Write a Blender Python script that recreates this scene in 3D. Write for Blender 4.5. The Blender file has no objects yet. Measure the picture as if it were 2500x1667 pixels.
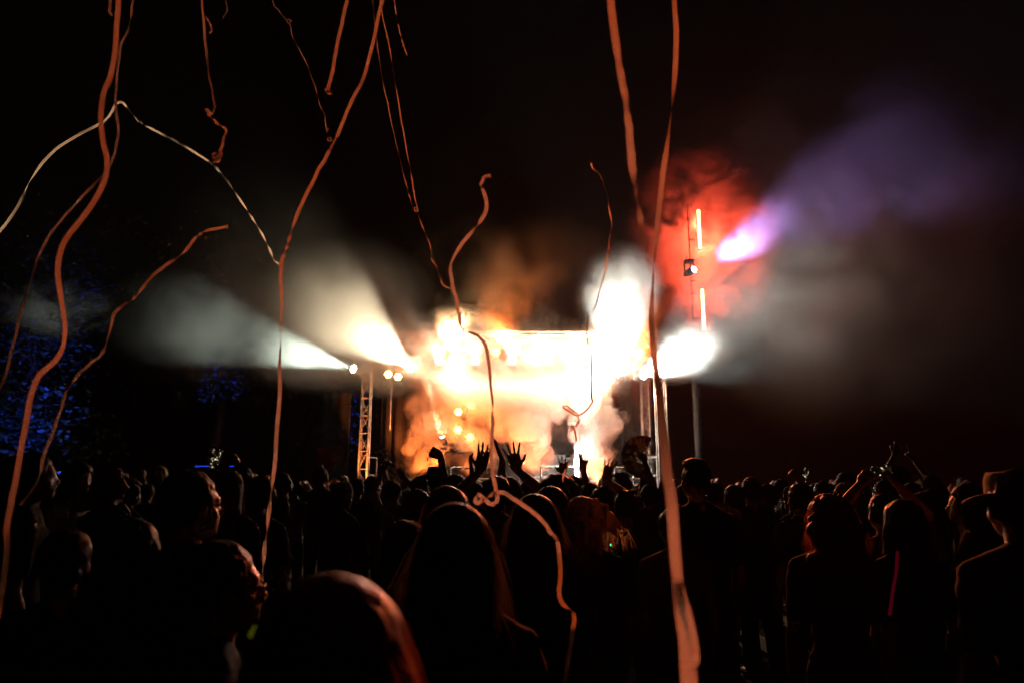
import bpy, bmesh, math, random
from mathutils import Vector, Matrix, Euler, noise
C = bpy.context.scene.collection
sc = bpy.context.scene
PI = math.pi

# ------------------------------------------------------------------ camera
CAM_Z = 1.85
PITCH = math.atan(312 / 1667)
F = 1667.0                                    # focal length in pixels of the 2500 px wide photograph
cd = bpy.data.cameras.new('camera')
cam = bpy.data.objects.new('camera', cd)
C.objects.link(cam)
cam.location = (0, 0, CAM_Z)
cam.rotation_euler = (PI / 2 + PITCH, 0, 0)
cd.sensor_width = 36
cd.lens = 36 * F / 2500
cd.clip_start = 0.05
cd.clip_end = 600
cd.dof.use_dof = True
cd.dof.focus_distance = 6.0
cd.dof.aperture_fstop = 2.6
sc.camera = cam

# ------------------------------------------------------------------ night sky, exposure
world = bpy.data.worlds.new('World')
sc.world = world
world.use_nodes = True
nt = world.node_tree
sky = nt.nodes.new('ShaderNodeTexSky')
sky.sky_type = 'NISHITA'
sky.sun_disc = False
sky.sun_elevation = math.radians(-4.0)
sky.sun_rotation = math.radians(200)
nt.links.new(sky.outputs[0], nt.nodes['Background'].inputs[0])
nt.nodes['Background'].inputs[1].default_value = 0.002
sc.view_settings.view_transform = 'Standard'
sc.view_settings.look = 'None'
sc.view_settings.exposure = 0
sc.view_settings.gamma = 1
sc.view_settings.use_curve_mapping = False
cy = sc.cycles
cy.use_denoising = True
try:
    cy.denoiser = 'OPENIMAGEDENOISE'
    cy.denoising_input_passes = 'RGB'
    cy.denoising_prefilter = 'ACCURATE'
except Exception:
    pass
cy.max_bounces = 5
cy.diffuse_bounces = 1
cy.glossy_bounces = 2
cy.transmission_bounces = 4
cy.volume_bounces = 1
cy.transparent_max_bounces = 16
cy.volume_step_rate = 1.8
cy.volume_max_steps = 256
cy.sample_clamp_indirect = 4
cy.sample_clamp_direct = 0
cy.use_adaptive_sampling = True
cy.adaptive_threshold = .012
cy.adaptive_min_samples = 24

# ------------------------------------------------------------------ helpers
cp, sp = math.cos(PITCH), math.sin(PITCH)


def at(px, py, Y):
    """world point that photo pixel (px, py) shows at the distance Y down the field"""
    dx, dy = (px - 1250) / F, (833.5 - py) / F
    d = Vector((dx, cp - dy * sp, sp + dy * cp))
    t = Y / d.y
    return Vector((d.x * t, Y, CAM_Z + d.z * t))


def tag(o, label, cat=None, group=None, kind=None):
    if label:
        o['label'] = label
    if cat:
        o['category'] = cat
    if group:
        o['group'] = group
    if kind:
        o['kind'] = kind
    return o


def empty(name, loc, label=None, cat=None, group=None, rz=0):
    o = bpy.data.objects.new(name, None)
    C.objects.link(o)
    o.location = loc
    o.rotation_euler = (0, 0, rz)
    o.empty_display_size = .1
    return tag(o, label, cat, group)


def link_mesh(name, me, mat=None, parent=None):
    o = bpy.data.objects.new(name, me)
    C.objects.link(o)
    if mat and not me.materials:
        me.materials.append(mat)
    if parent:
        o.parent = parent
    return o


def build(name, bm, mat=None, parent=None, smooth=False):
    me = bpy.data.meshes.new(name)
    bm.to_mesh(me)
    bm.free()
    if smooth:
        me.polygons.foreach_set('use_smooth', [True] * len(me.polygons))
    return link_mesh(name, me, mat, parent)


def bx(bm, c, s, M=None):
    """box of centre c and size s"""
    m = Matrix.Translation(c) @ Matrix.Diagonal((s[0], s[1], s[2], 1))
    if M:
        m = M @ m
    bmesh.ops.create_cube(bm, size=1, matrix=m)


def frame_z(d):
    """rotation that takes +Z to d"""
    return Vector(d).to_track_quat('Z', 'Y').to_matrix().to_4x4()


def rod(bm, a, b, r, r2=None, seg=8, cap=True):
    a, b = Vector(a), Vector(b)
    d = b - a
    m = Matrix.Translation((a + b) / 2) @ frame_z(d)
    bmesh.ops.create_cone(bm, cap_ends=cap, segments=seg, radius1=r, radius2=r if r2 is None else r2, depth=d.length, matrix=m)


def ball(bm, c, r, sub=2, M=None):
    """ellipsoid; r is a number or three radii"""
    if not hasattr(r, '__len__'):
        r = (r, r, r)
    m = Matrix.Translation(c) @ (M if M else Matrix.Identity(4)) @ Matrix.Diagonal((r[0], r[1], r[2], 1))
    bmesh.ops.create_icosphere(bm, subdivisions=sub, radius=1, matrix=m)


def capsule(bm, a, b, ra, rb, seg=10):
    a, b = Vector(a), Vector(b)
    if (b - a).length < 1e-5:
        ball(bm, a, ra)
        return
    rod(bm, a, b, ra, rb, seg)
    ball(bm, a, ra, 2)
    ball(bm, b, rb, 2)


def smoothstep(x, a, b):
    t = min(1, max(0, (x - a) / (b - a)))
    return t * t * (3 - 2 * t)


# ------------------------------------------------------------------ materials
def pmat(name, col, rough=.6, metal=0, grain=0.0, scale=20, sheen=0, bump=0, spec=.5):
    m = bpy.data.materials.new(name)
    m.use_nodes = True
    n = m.node_tree.nodes
    l = m.node_tree.links
    b = n['Principled BSDF']
    b.inputs['Base Color'].default_value = (*col, 1)
    b.inputs['Roughness'].default_value = rough
    b.inputs['Metallic'].default_value = metal
    b.inputs['Specular IOR Level'].default_value = spec
    if sheen:
        b.inputs['Sheen Weight'].default_value = sheen
        b.inputs['Sheen Roughness'].default_value = .4
    if grain or bump:
        tc = n.new('ShaderNodeTexCoord')
        tx = n.new('ShaderNodeTexNoise')
        tx.inputs['Scale'].default_value = scale
        tx.inputs['Detail'].default_value = 5
        l.new(tc.outputs['Object'], tx.inputs['Vector'])
        if grain:
            mx = n.new('ShaderNodeMix')
            mx.data_type = 'RGBA'
            mx.inputs['A'].default_value = (*[c * (1 - grain) for c in col], 1)
            mx.inputs['B'].default_value = (*[min(1, c * (1 + grain)) for c in col], 1)
            l.new(tx.outputs['Fac'], mx.inputs['Factor'])
            l.new(mx.outputs['Result'], b.inputs['Base Color'])
        if bump:
            bp = n.new('ShaderNodeBump')
            bp.inputs['Strength'].default_value = bump
            bp.inputs['Distance'].default_value = .01
            l.new(tx.outputs['Fac'], bp.inputs['Height'])
            l.new(bp.outputs['Normal'], b.inputs['Normal'])
    return m


def emat(name, col, strength):
    m = bpy.data.materials.new(name)
    m.use_nodes = True
    n = m.node_tree.nodes
    n.remove(n['Principled BSDF'])
    e = n.new('ShaderNodeEmission')
    e.inputs[0].default_value = (*col, 1)
    e.inputs[1].default_value = strength
    m.node_tree.links.new(e.outputs[0], n['Material Output'].inputs['Surface'])
    m.cycles.emission_sampling = 'NONE'
    return m


MAT = {
    'alu': pmat('aluminium truss', (.55, .55, .55), .42, .35, .15, 30),
    'black_metal': pmat('black powder coat', (.02, .02, .021), .5, 0, .3, 40),
    'black_cloth': pmat('black stage cloth', (.018, .017, .017), .9, 0, .4, 6, sheen=.2),
    'canvas': pmat('dark canvas', (.045, .04, .038), .8, 0, .3, 3),
    'wood': pmat('black painted ply', (.03, .028, .026), .7, 0, .4, 12, bump=.2),
    'ground': pmat('trodden grass', (.02, .022, .012), .95, 0, .6, 4, bump=.6),
    'deck': pmat('stage deck', (.05, .047, .045), .6, 0, .4, 10),
    'grille': pmat('speaker grille', (.03, .03, .03), .55, .4, .3, 200),
    'pole': pmat('galvanised pole', (.36, .35, .33), .5, .3, .25, 8),
}
# ------------------------------------------------------------------ the setting
bm = bmesh.new()
bmesh.ops.create_grid(bm, x_segments=60, y_segments=60, size=200)
for v in bm.verts:
    v.co.z = 0.02 * noise.noise(v.co * .3)
g = build('ground', bm, MAT['ground'])
g.location = (0, 100, 0)
g['kind'] = 'structure'

MAT['mast'] = pmat('weathered mast', (.02, .018, .016), .7, 0, .4, 6)
ZROOF = at(1400, 846, 18).z                      # underside line of the roof
DECK = 1.15


def truss(name, a, b, w, label, group, cat='truss tower', ch=.025, braces=True, step=None):
    """square lattice truss from a to b: four chords, cross braces on every face, an end plate"""
    a, b = Vector(a), Vector(b)
    root = empty(name, a, label, cat, group)
    d = b - a
    M = frame_z(d)
    L = d.length
    h = w / 2
    cme = None
    for sx, sy in ((-1, -1), (1, -1), (1, 1), (-1, 1)):
        if cme is None:
            bm = bmesh.new()
            rod(bm, (0, 0, 0), (0, 0, L), ch, seg=10)
            o = build('chord', bm, MAT['alu'], root, True)
            cme = o.data
        else:
            o = link_mesh('chord', cme, None, root)
        o.matrix_local = M @ Matrix.Translation((sx * h, sy * h, 0))
    step = step or w * 1.5
    n = max(1, int(L / step))
    st = L / n
    # one diagonal and one rung mesh shared by all faces
    bm = bmesh.new()
    rod(bm, (-h, 0, 0), (h, 0, st), ch * .5, seg=6)
    dme = bpy.data.meshes.new('brace')
    bm.to_mesh(dme); bm.free(); dme.materials.append(MAT['alu'])
    bm = bmesh.new()
    rod(bm, (-h, 0, 0), (h, 0, 0), ch * .55, seg=6)
    rme = bpy.data.meshes.new('rung')
    bm.to_mesh(rme); bm.free(); rme.materials.append(MAT['alu'])
    for k in range(n):
        for q in range(4):
            R = Matrix.Rotation(q * PI / 2 + (PI if k % 2 else 0), 4, 'Z')
            o = link_mesh('brace', dme, None, root)
            if k % 2 == 0:
                o.matrix_local = M @ Matrix.Translation((0, 0, k * st)) @ Matrix.Rotation(q * PI / 2, 4, 'Z') @ Matrix.Translation((0, -h, 0))
            else:
                o.matrix_local = M @ Matrix.Translation((0, 0, k * st)) @ Matrix.Rotation(q * PI / 2, 4, 'Z') @ Matrix.Translation((0, -h, 0)) @ Matrix.Diagonal((-1, 1, 1, 1))
            if q in (0, 2) or k % 2 == 0:
                o = link_mesh('rung', rme, None, root)
                o.matrix_local = M @ Matrix.Translation((0, 0, k * st)) @ Matrix.Rotation(q * PI / 2, 4, 'Z') @ Matrix.Translation((0, -h, 0))
    bm = bmesh.new()
    bx(bm, (0, 0, -.012), (w * 1.5, w * 1.5, .02))
    o = build('end_plate', bm, MAT['alu'], root)
    o.matrix_local = M
    return root


TX = at(889, 1100, 18).x
TXR = at(1618, 1100, 18).x
truss('truss_tower', (TX, 18, 0.03), (TX, 18, ZROOF), .22, 'aluminium lattice tower lit orange at the stage corner by the blue tree', 'stage towers', ch=.02, step=.44)
truss('truss_tower', (TXR, 18, 0.03), (TXR, 18, ZROOF), .25, 'front lattice tower behind the broad blurred orange ribbon', 'stage towers', ch=.02, step=.44)
truss('truss_tower', (at(1579, 1100, 20.2).x, 20.2, 0.03), (at(1579, 1100, 20.2).x, 20.2, ZROOF), .2, 'slim pale rear lattice tower above the folding fan', 'stage towers')
truss('truss_tower', (at(955, 1100, 21.2).x, 21.2, 0.03), (at(955, 1100, 21.2).x, 21.2, ZROOF), .2, 'rear lattice tower lost in the dark side wing', 'stage towers')
truss('roof_truss', (TX - .15, 18.0, ZROOF + .17), (TXR + .15, 18.0, ZROOF + .17), .29, 'horizontal lattice truss along the front edge of the stage roof', 'roof trusses', 'truss')
truss('roof_truss', (TX, 20.2, ZROOF - .2), (TXR, 20.2, ZROOF - .2), .29, 'horizontal lattice truss carrying the lamps inside the stage', 'roof trusses', 'truss')

# stage platform with skirt boards and guard rails
root = empty('stage', (0, 20, 0), 'low black stage platform with a skirted front and guard rails', 'stage')
bm = bmesh.new(); bx(bm, (0, 0, DECK - .06), (7.7, 4.6, .12)); build('deck', bm, MAT['deck'], root)
for k in range(8):
    bm = bmesh.new(); bx(bm, (-3.36 + k * .96, -2.26, DECK / 2 - .07), (.95, .03, DECK - .16))
    build('skirt_board', bm, MAT['wood'], root)
for sx in (-1, 1):
    for k in range(4):
        bm = bmesh.new(); rod(bm, (sx * 3.75, -2.1 + k * 1.3, 0), (sx * 3.75, -2.1 + k * 1.3, DECK + 1.05), .024)
        build('rail_post', bm, MAT['alu'], root)
    for zz in (.55, 1.02):
        bm = bmesh.new(); rod(bm, (sx * 3.75, -2.1, DECK + zz), (sx * 3.75, 1.8, DECK + zz), .02)
        build('guard_rail', bm, MAT['alu'], root)

# roof skin and fascia
root = empty('stage_roof', (0, 20, ZROOF + .36), 'flat dark canvas roof stretched over the stage', 'roof')
bm = bmesh.new(); bx(bm, (0, 0, .05), (8.5, 4.6, .08)); build('roof_skin', bm, MAT['canvas'], root)
bm = bmesh.new(); bx(bm, (0, 2.33, -.2), (8.5, .05, .58)); build('fascia', bm, MAT['canvas'], root)


def drape(name, x0, x1, y0, y1, z0, z1, label, group=None, folds=.06, wl=.32, mat='black_cloth'):
    """hanging cloth with gathered folds between two ground points"""
    a, b = Vector((x0, y0, 0)), Vector((x1, y1, 0))
    d = (b - a); L = d.length; u = d / L; nrm = Vector((-u.y, u.x, 0))
    n = max(8, int(L / wl * 10)); m = 10
    bm = bmesh.new()
    rows = []
    rnd = random.Random(hash(name) % 97 + int(x0 * 10))
    ph = rnd.random() * 6
    for j in range(m + 1):
        t = j / m
        row = []
        for i in range(n + 1):
            s = i / n * L
            o = folds * (math.sin(s / wl * 6.28 + ph + .6 * noise.noise(Vector((s, t * 2, ph)))) + .5 * math.sin(s / wl * 2.7 + ph * 2)) * (.45 + .55 * (1 - t))
            row.append(bm.verts.new(a + u * s + nrm * o + Vector((0, 0, z0 + (z1 - z0) * t))))
        rows.append(row)
    for j in range(m):
        for i in range(n):
            bm.faces.new((rows[j][i], rows[j][i + 1], rows[j + 1][i + 1], rows[j + 1][i]))
    o = build(name, bm, MAT[mat], None, True)
    s = o.modifiers.new('thick', 'SOLIDIFY'); s.thickness = .008
    # origin at the foot of the cloth
    off = Vector(((x0 + x1) / 2, (y0 + y1) / 2, z0))
    o.data.transform(Matrix.Translation(-off)); o.location = off
    return tag(o, label, 'stage drape', group)


drape('stage_drape', -4.1, 4.3, 22.28, 22.28, .05, ZROOF + .1, 'wide black backcloth hanging behind the smoke at the back of the stage', 'stage drapes')
xa = at(1012, 1100, 19.6).x
drape('stage_drape', xa - 1.05, xa, 19.9, 19.6, .1, ZROOF - .25, 'black side drape beside the orange smoke and the raised fist', 'stage drapes')
xb = at(812, 1100, 18.2).x
drape('stage_drape', xb - .35, xb + .42, 18.5, 18.2, .05, at(800, 925, 18.2).z, 'dark cloth panel next to the lattice tower, red plume in front', 'stage drapes', .03)
drape('stage_drape', 3.35, 4.3, 21.3, 21.0, .1, ZROOF - .3, 'black side drape behind the slim rear tower and the fan', 'stage drapes')

# low dark boxes on the stage: booth, and cabinets added in place of dark smoke
root = empty('mixing_booth', (at(1365, 1100, 20.4).x, 20.4, DECK), 'dark booth on stage beside the white spark fountain', 'booth')
bm = bmesh.new(); bx(bm, (0, 0, .5), (1.5, .7, 1.0)); build('body', bm, MAT['wood'], root)
bm = bmesh.new(); bx(bm, (0, -.02, 1.02), (1.6, .8, .04)); build('table_top', bm, MAT['black_metal'], root)
for k in range(3):
    bm = bmesh.new(); bx(bm, (0, -.362, .2 + k * .3), (1.46, .02, .03)); build('trim_strip', bm, MAT['alu'], root)
for k in range(3):
    bm = bmesh.new(); bx(bm, (-.5 + k * .5, 0, 1.08), (.34, .36, .09)); build('deck_player', bm, MAT['black_metal'], root)


def speaker(x, y, z, w, h, label):
    r = empty('filler_cabinet', (x, y, z), label, 'speaker', 'speakers on the stage')
    bm = bmesh.new(); bx(bm, (0, 0, h / 2), (w, .6, h)); bmesh.ops.bevel(bm, geom=bm.edges[:], offset=.015, segments=2, affect='EDGES')
    build('cabinet', bm, MAT['wood'], r)
    bm = bmesh.new(); bx(bm, (0, -.31, h / 2), (w * .92, .02, h * .9)); build('grille', bm, MAT['grille'], r)
    bm = bmesh.new(); rod(bm, (0, -.322, h * .38), (0, -.335, h * .38), w * .36, w * .3, 20); build('cone', bm, MAT['black_metal'], r)
    for s in (-1, 1):
        bm = bmesh.new(); bx(bm, (s * (w / 2 + .008), 0, h * .6), (.015, .18, .05)); build('handle', bm, MAT['black_metal'], r)


speaker(at(1120, 1100, 19.2).x, 19.2, DECK, .8, .75, 'dark cabinet added in place of dark smoke below the round orange lamps')
speaker(at(1120, 1100, 19.2).x, 19.2, DECK + .75, .74, .42, 'smaller cabinet added in place of dark smoke below the round orange lamps')
speaker(at(1245, 1100, 19.6).x, 19.6, DECK, .9, .8, 'dark cabinet added in place of dark smoke behind the large spread hand')
speaker(at(1545, 1100, 19.6).x, 19.6, DECK, .7, .6, 'dark speaker cabinet on stage behind the folding fan')

# guard rail in front of the stage (crowd barrier): rungs seen between heads
for i, (px0, px1, lab) in enumerate(((1100, 1200, 'grey steel barrier section in front of the stage cabinets'), (1320, 1400, 'grey steel barrier section below the spark fountain'), (1500, 1590, 'grey steel barrier section below the folding fan'))):
    a = at(px0, 1100, 17.2); b = at(px1, 1100, 17.2)
    r = empty('crowd_barrier', ((a.x + b.x) / 2, 17.2, 0), lab, 'barrier', 'barriers before the stage')
    hw = (b.x - a.x) / 2
    for zz in (.25, .8, 1.35, 1.62, 1.9):
        bm = bmesh.new(); rod(bm, (-hw, 0, zz), (hw, 0, zz), .016); build('rail', bm, MAT['alu'], r)
    for s in (-1, 0, 1):
        bm = bmesh.new(); rod(bm, (s * hw, 0, 0), (s * hw, 0, 1.92), .02); build('post', bm, MAT['alu'], r)

# hanging cable drop in the dark wing
bm = bmesh.new()
p0, p1 = at(955, 925, 18.6), at(952, 1050, 18.6)
rod(bm, p0, p1, .018)
o = build('drop_pole', bm, MAT['pole'], None, True)
o.data.transform(Matrix.Translation(-p0)); o.location = p0
tag(o, 'thin pale pole hanging under the roof in the dark side wing', 'pole')

# mast with the red light bars
mp = at(1708, 1100, 18.6)
root = empty('lighting_mast', (mp.x, mp.y, 0), 'tall grey mast carrying the red light bars and purple lamp', 'mast')
zt = at(1703, 500, 18.6).z
bm = bmesh.new(); zl = at(1705, 850, 18.6).z; rod(bm, (0, 0, 0), (0, 0, zl), .13, .12, 16); build('pole', bm, MAT['mast'], root, True)
bm = bmesh.new(); rod(bm, (0, 0, zl), (0, 0, zt), .016, .016, 12); build('upper_tube', bm, MAT['mast'], root, True)
bm = bmesh.new(); rod(bm, (0, 0, 0), (0, 0, .06), .4, .4, 20); build('base_plate', bm, MAT['black_metal'], root)
for py in (540, 590, 640, 690, 720, 780, 935):
    z = at(1705, py, 18.6).z
    bm = bmesh.new(); bx(bm, (-.2 if py == 935 else 0, -.15, z), (.5 if py == 935 else .16, .03, .03)); build('clamp_arm', bm, MAT['black_metal'], root)

# red light bars: housing, diode strip
M_RED = emat('red diodes', (1, .10, .03), 60)
BARS = []
for (pa, pb, lab) in (((1705, 513), (1709, 608), 'upper red light bar on the mast above the purple lamp'), ((1714, 706), (1719, 806), 'lower red light bar on the mast beside the white beam')):
    a, b = at(pa[0], pa[1], 18.35), at(pb[0], pb[1], 18.35)
    r = empty('light_bar', b, lab, 'light bar', 'red light bars')
    d = a - b
    bm = bmesh.new(); rod(bm, (0, .06, 0), d + Vector((0, .06, 0)), .05, seg=12); build('housing', bm, MAT['black_metal'], r, True)
    dme = None
    n = 16
    for k in range(n):
        bm = bmesh.new()
        p = d * ((k + .5) / n)
        if dme is None:
            ball(bm, (0, 0, 0), (.05, .03, d.length / n * .5), 2)
            o = build('diode', bm, M_RED, r, True); dme = o.data
        else:
            bm.free(); o = link_mesh('diode', dme, None, r)
        o.location = p
    BARS.append((a, b))
# ------------------------------------------------------------------ lamps of the show
def spot(parent, power, col, size, blend=.25, r=.06, off=.24):
    l = bpy.data.lights.new('beam', 'SPOT')
    l.energy = power
    l.color = col
    l.spot_size = math.radians(size)
    l.spot_blend = blend
    l.shadow_soft_size = r
    o = bpy.data.objects.new('beam', l)
    C.objects.link(o)
    o.parent = parent
    o.matrix_local = Matrix.Translation((0, 0, off)) @ Matrix.Rotation(PI, 4, 'X')
    return o


LENS = {}


def lens_mat(col, s):
    k = (tuple(col), s)
    if k not in LENS:
        LENS[k] = emat('lit lens', col, s)
    return LENS[k]


HEADS = {}


def moving_head(p, target, power, col, size, label, group='moving head lamps', hang=True, lens=60, blend=.25, scale=1.0, r=.06, bulge=1):
    """moving head lamp: base box, yoke arms, head shell, lens ring, lit lens; +Z of the head is the beam"""
    p, target = Vector(p), Vector(target)
    root = empty('moving_head_lamp', p, label, 'stage lamp', group)
    s = scale
    up = 1 if hang else -1
    d = (target - p).normalized()
    if 'base' not in HEADS:
        bm = bmesh.new(); bx(bm, (0, 0, .36), (.30, .24, .12)); bmesh.ops.bevel(bm, geom=bm.edges[:], offset=.02, segments=2, affect='EDGES')
        me = bpy.data.meshes.new('lamp_base'); bm.to_mesh(me); bm.free(); me.materials.append(MAT['black_metal']); HEADS['base'] = me
        bm = bmesh.new(); bx(bm, (0, 0, .13), (.035, .09, .36)); me = bpy.data.meshes.new('yoke_arm'); bm.to_mesh(me); bm.free(); me.materials.append(MAT['black_metal']); HEADS['arm'] = me
        bm = bmesh.new(); rod(bm, (0, 0, -.16), (0, 0, .1), .095, .13, 20); ball(bm, (0, 0, -.16), (.095, .095, .06), 2); rod(bm, (0, 0, .1), (0, 0, .17), .13, .12, 20)
        me = bpy.data.meshes.new('lamp_head'); bm.to_mesh(me); bm.free(); me.materials.append(MAT['black_metal']); HEADS['head'] = me
        bm = bmesh.new(); ball(bm, (0, 0, .165), (.105, .105, .03), 3); me = bpy.data.meshes.new('lens'); bm.to_mesh(me); bm.free(); HEADS['lens'] = me
    o = link_mesh('lamp_base', HEADS['base'], None, root); o.scale = (s, s, s * up)
    for q in (-1, 1):
        o = link_mesh('yoke_arm', HEADS['arm'], None, root); o.scale = (s, s, s * up); o.location = (q * .15 * s, 0, 0)
    h = link_mesh('lamp_head', HEADS['head'], None, root)
    h.matrix_local = frame_z(d) @ Matrix.Scale(s, 4)
    me = HEADS['lens'].copy(); me.materials.append(lens_mat(col, lens))
    if bulge > 1:
        me.transform(Matrix.Translation((0, 0, .17)) @ Matrix.Diagonal((1.05, 1.05, bulge, 1)) @ Matrix.Translation((0, 0, -.165)))
    link_mesh('lens', me, None, h)
    spot(h, power, col, size, blend, r, .24 if bulge == 1 else .36)
    return root


PARS = {}


def par_lamp(p, target, power, col, size, label, group='round wash lamps', lens=30, blend=.6, cells=7, scale=1.0, r=.08):
    """round wash lamp: can, clamp yoke, ring of lit cells"""
    p, target = Vector(p), Vector(target)
    root = empty('wash_lamp', p, label, 'stage lamp', group)
    d = (target - p).normalized()
    if 'can' not in PARS:
        bm = bmesh.new(); rod(bm, (0, 0, -.2), (0, 0, .08), .1, .135, 20, True)
        me = bpy.data.meshes.new('can'); bm.to_mesh(me); bm.free(); me.materials.append(MAT['black_metal']); PARS['can'] = me
        bm = bmesh.new()
        bx(bm, (0, 0, .22), (.3, .04, .02)); bx(bm, (-.15, 0, .1), (.012, .04, .26)); bx(bm, (.15, 0, .1), (.012, .04, .26)); rod(bm, (0, 0, .22), (0, 0, .34), .02)
        me = bpy.data.meshes.new('clamp_yoke'); bm.to_mesh(me); bm.free(); me.materials.append(MAT['black_metal']); PARS['yoke'] = me
        bm = bmesh.new(); ball(bm, (0, 0, .085), (.042, .042, .02), 2); me = bpy.data.meshes.new('cell'); bm.to_mesh(me); bm.free(); PARS['cell'] = me
    link_mesh('clamp_yoke', PARS['yoke'], None, root).scale = (scale,) * 3
    h = link_mesh('can', PARS['can'], None, root)
    h.matrix_local = frame_z(d) @ Matrix.Scale(scale, 4)
    me = PARS['cell'].copy(); me.materials.append(lens_mat(col, lens))
    for k in range(cells):
        o = link_mesh('cell', me, None, h)
        if k:
            a = k / (cells - 1) * 2 * PI
            o.location = (.085 * math.cos(a), .085 * math.sin(a), 0)
    if power:
        spot(h, power, col, size, blend, r, .2)
    return root


WARM = (1.0, .80, .52)
WHITE = (.90, 1.0, .95)
PALE = (.86, 1.0, .84)
AMBER = (1.0, .18, .03)
DEEP = (1.0, .15, .03)
PURP = (.50, .33, 1.0)

# the big beams
moving_head(at(1008, 900, 17.7), at(450, 465, 8.0), 17000, WARM, 21, 'moving head sending the broad warm white beam up over the blue tree', lens=120)
moving_head(at(874, 903, 17.7), at(520, 800, 14.0), 3800, PALE, 24, 'moving head on the lattice tower sending the low greenish beam', lens=60)
moving_head(at(1506, 915, 17.7), at(1520, 555, 11.0), 27000, WHITE, 22, 'moving head throwing the white beam straight up beside the ribbons', lens=120)
moving_head(at(1563, 920, 17.7), at(1810, 775, 13.5), 12500, WHITE, 42, 'moving head throwing the wide white beam past the red light bars', lens=120)
moving_head(at(1683, 665, 18.2), at(1850, 572, 16.6), 5200, PURP, 42, 'round purple lamp on the mast between the red light bars', lens=30, scale=.85, blend=.9, bulge=3.2)
# thin floor beam
moving_head(at(1083, 1075, 19.0), at(1030, 890, 18.6), 4000, (1, .72, .38), 9, 'floor lamp sending the thin double beam up beside the drape', hang=False, lens=120, scale=.6)

# wash lamps under the roof, in the smoke
for px, py, pw, lab in ((1120, 885, 520, 'wash lamp under the roof above the round orange lamps'), (1235, 880, 520, 'wash lamp under the roof above the spread hands'),
                        (1320, 880, 700, 'wash lamp under the roof behind the upper white ribbon'), (1400, 880, 900, 'wash lamp under the roof above the spark fountain'),
                        (1465, 885, 900, 'wash lamp under the roof beside the upright white beam')):
    par_lamp(at(px, py, 19.3), at(px, py + 20, 16.5), pw * 6.5, (1, .57, .34), 140, lab, lens=60)
for px, py, lab in ((948, 912, 'small lit lamp under the roof in the dark wing, outer one'), (972, 918, 'small lit lamp under the roof in the dark wing, inner one')):
    par_lamp(at(px, py, 18.2), at(px - 60, py + 150, 12), 60, (1, .5, .16), 100, lab, lens=40, scale=.8)
# wash lamps added on the front truss to whiten the smoke under the roof
for k, px in enumerate((1075, 1160, 1250, 1340, 1430)):
    par_lamp(at(px, 885, 17.75), at(px, 885, 17.75) + Vector((0, -5, 2.1)), 3600, (1, .74, .48), 36, ('first', 'second', 'third', 'fourth', 'fifth')[k] + ' added wash lamp along the front truss, counted from the blue tree side', lens=60)
# round orange lamps on the backline
for px, py, pw, lab in ((1119, 1004, 50, 'round cell lamp high in the orange smoke, outer one'), (1150, 987, 30, 'dim round cell lamp, topmost in the orange smoke'),
                        (1118, 1048, 55, 'round cell lamp above the raised fist'), (1147, 1066, 50, 'lowest round cell lamp in the orange smoke')):
    par_lamp(at(px, py, 20.3), at(px, py + 60, 14), pw, (1, .24, .05), 130, lab, 'round lamps in the orange smoke', lens=40, scale=.9)
# amber floor washes that light the plumes from below
for px, pw, lab in ((1035, 1500, 'amber floor lamp at the foot of the smoke by the side drape'), (1170, 1500, 'amber floor lamp behind the raised hands'),
                    (1305, 1400, 'amber floor lamp behind the curly head'), (1462, 600, 'amber floor lamp at the foot of the smoke by the fan')):
    q = at(px, 1150, 18.6); q.z = DECK + .15
    par_lamp(q, q + Vector((0, .8, 3)), pw, AMBER, 110, lab, 'amber floor lamps', lens=30)
# amber washes added on the front truss to light the ribbons over the crowd
for px, tx, pw, lab in ((1080, -2.2, 420, 'added amber lamp on the front truss shining out over the blue tree side'), (1210, -.2, 3500, 'added amber lamp on the front truss shining out over the long haired women'),
                        (1560, .9, 10000, 'added amber lamp on the front truss shining out along the blurred ribbons')):
    par_lamp(at(px, 862, 17.6), Vector((tx, 1.5, 3.5)), pw, DEEP, 25, lab, 'added lamps on the front truss', lens=60, blend=.6)

par_lamp(at(1230, 862, 17.7), at(1225, 640, 18.2), 9000, AMBER, 110, 'added amber lamp on the roof edge shining up into the smoke', 'added lamps on the front truss', lens=40, blend=.9)  # lamp added to light the brown haze above the roof

par_lamp(at(1085, 862, 17.7), at(1120, 740, 17.7), 6500, (1, .58, .26), 110, 'added warm lamp on the roof edge shining up at the drape side', 'added lamps on the front truss', lens=40, blend=.9)  # lamp added to brighten the smoke spilling over the roof
q = at(905, 1150, 17.2); q.z = .25
par_lamp(q, at(890, 960, 18), 1600, (1, .22, .04), 34, 'added amber floor lamp that colours the lattice tower', 'amber floor lamps', lens=20)  # added lamp, in place of the orange smoke glow on the tower

par_lamp(at(1290, 868, 17.35), Vector((-.08, 2.3, 1.6)), 4500, (1, .70, .55), 11, 'added pale lamp on the front truss aimed low across the heads towards the looped ribbon', 'added lamps on the front truss', lens=60, blend=.7)  # lamp added to whiten the looped ribbon and the hair near it

# area lamps added behind the diode bars, throwing their red into the smoke
for i, (a, b) in enumerate(BARS):
    l = bpy.data.lights.new('bar_glow', 'AREA')
    l.shape = 'RECTANGLE'; l.size = .1; l.size_y = (a - b).length
    l.energy = 3600 if i == 0 else 3600
    l.color = (1, .07, .03)
    o = bpy.data.objects.new('bar_glow', l); C.objects.link(o)
    o.location = (a + b) / 2 + Vector((.05, .55, 0))
    o.rotation_euler = Vector((.7, .9, .35)).to_track_quat('-Z', 'Y').to_euler()

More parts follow.
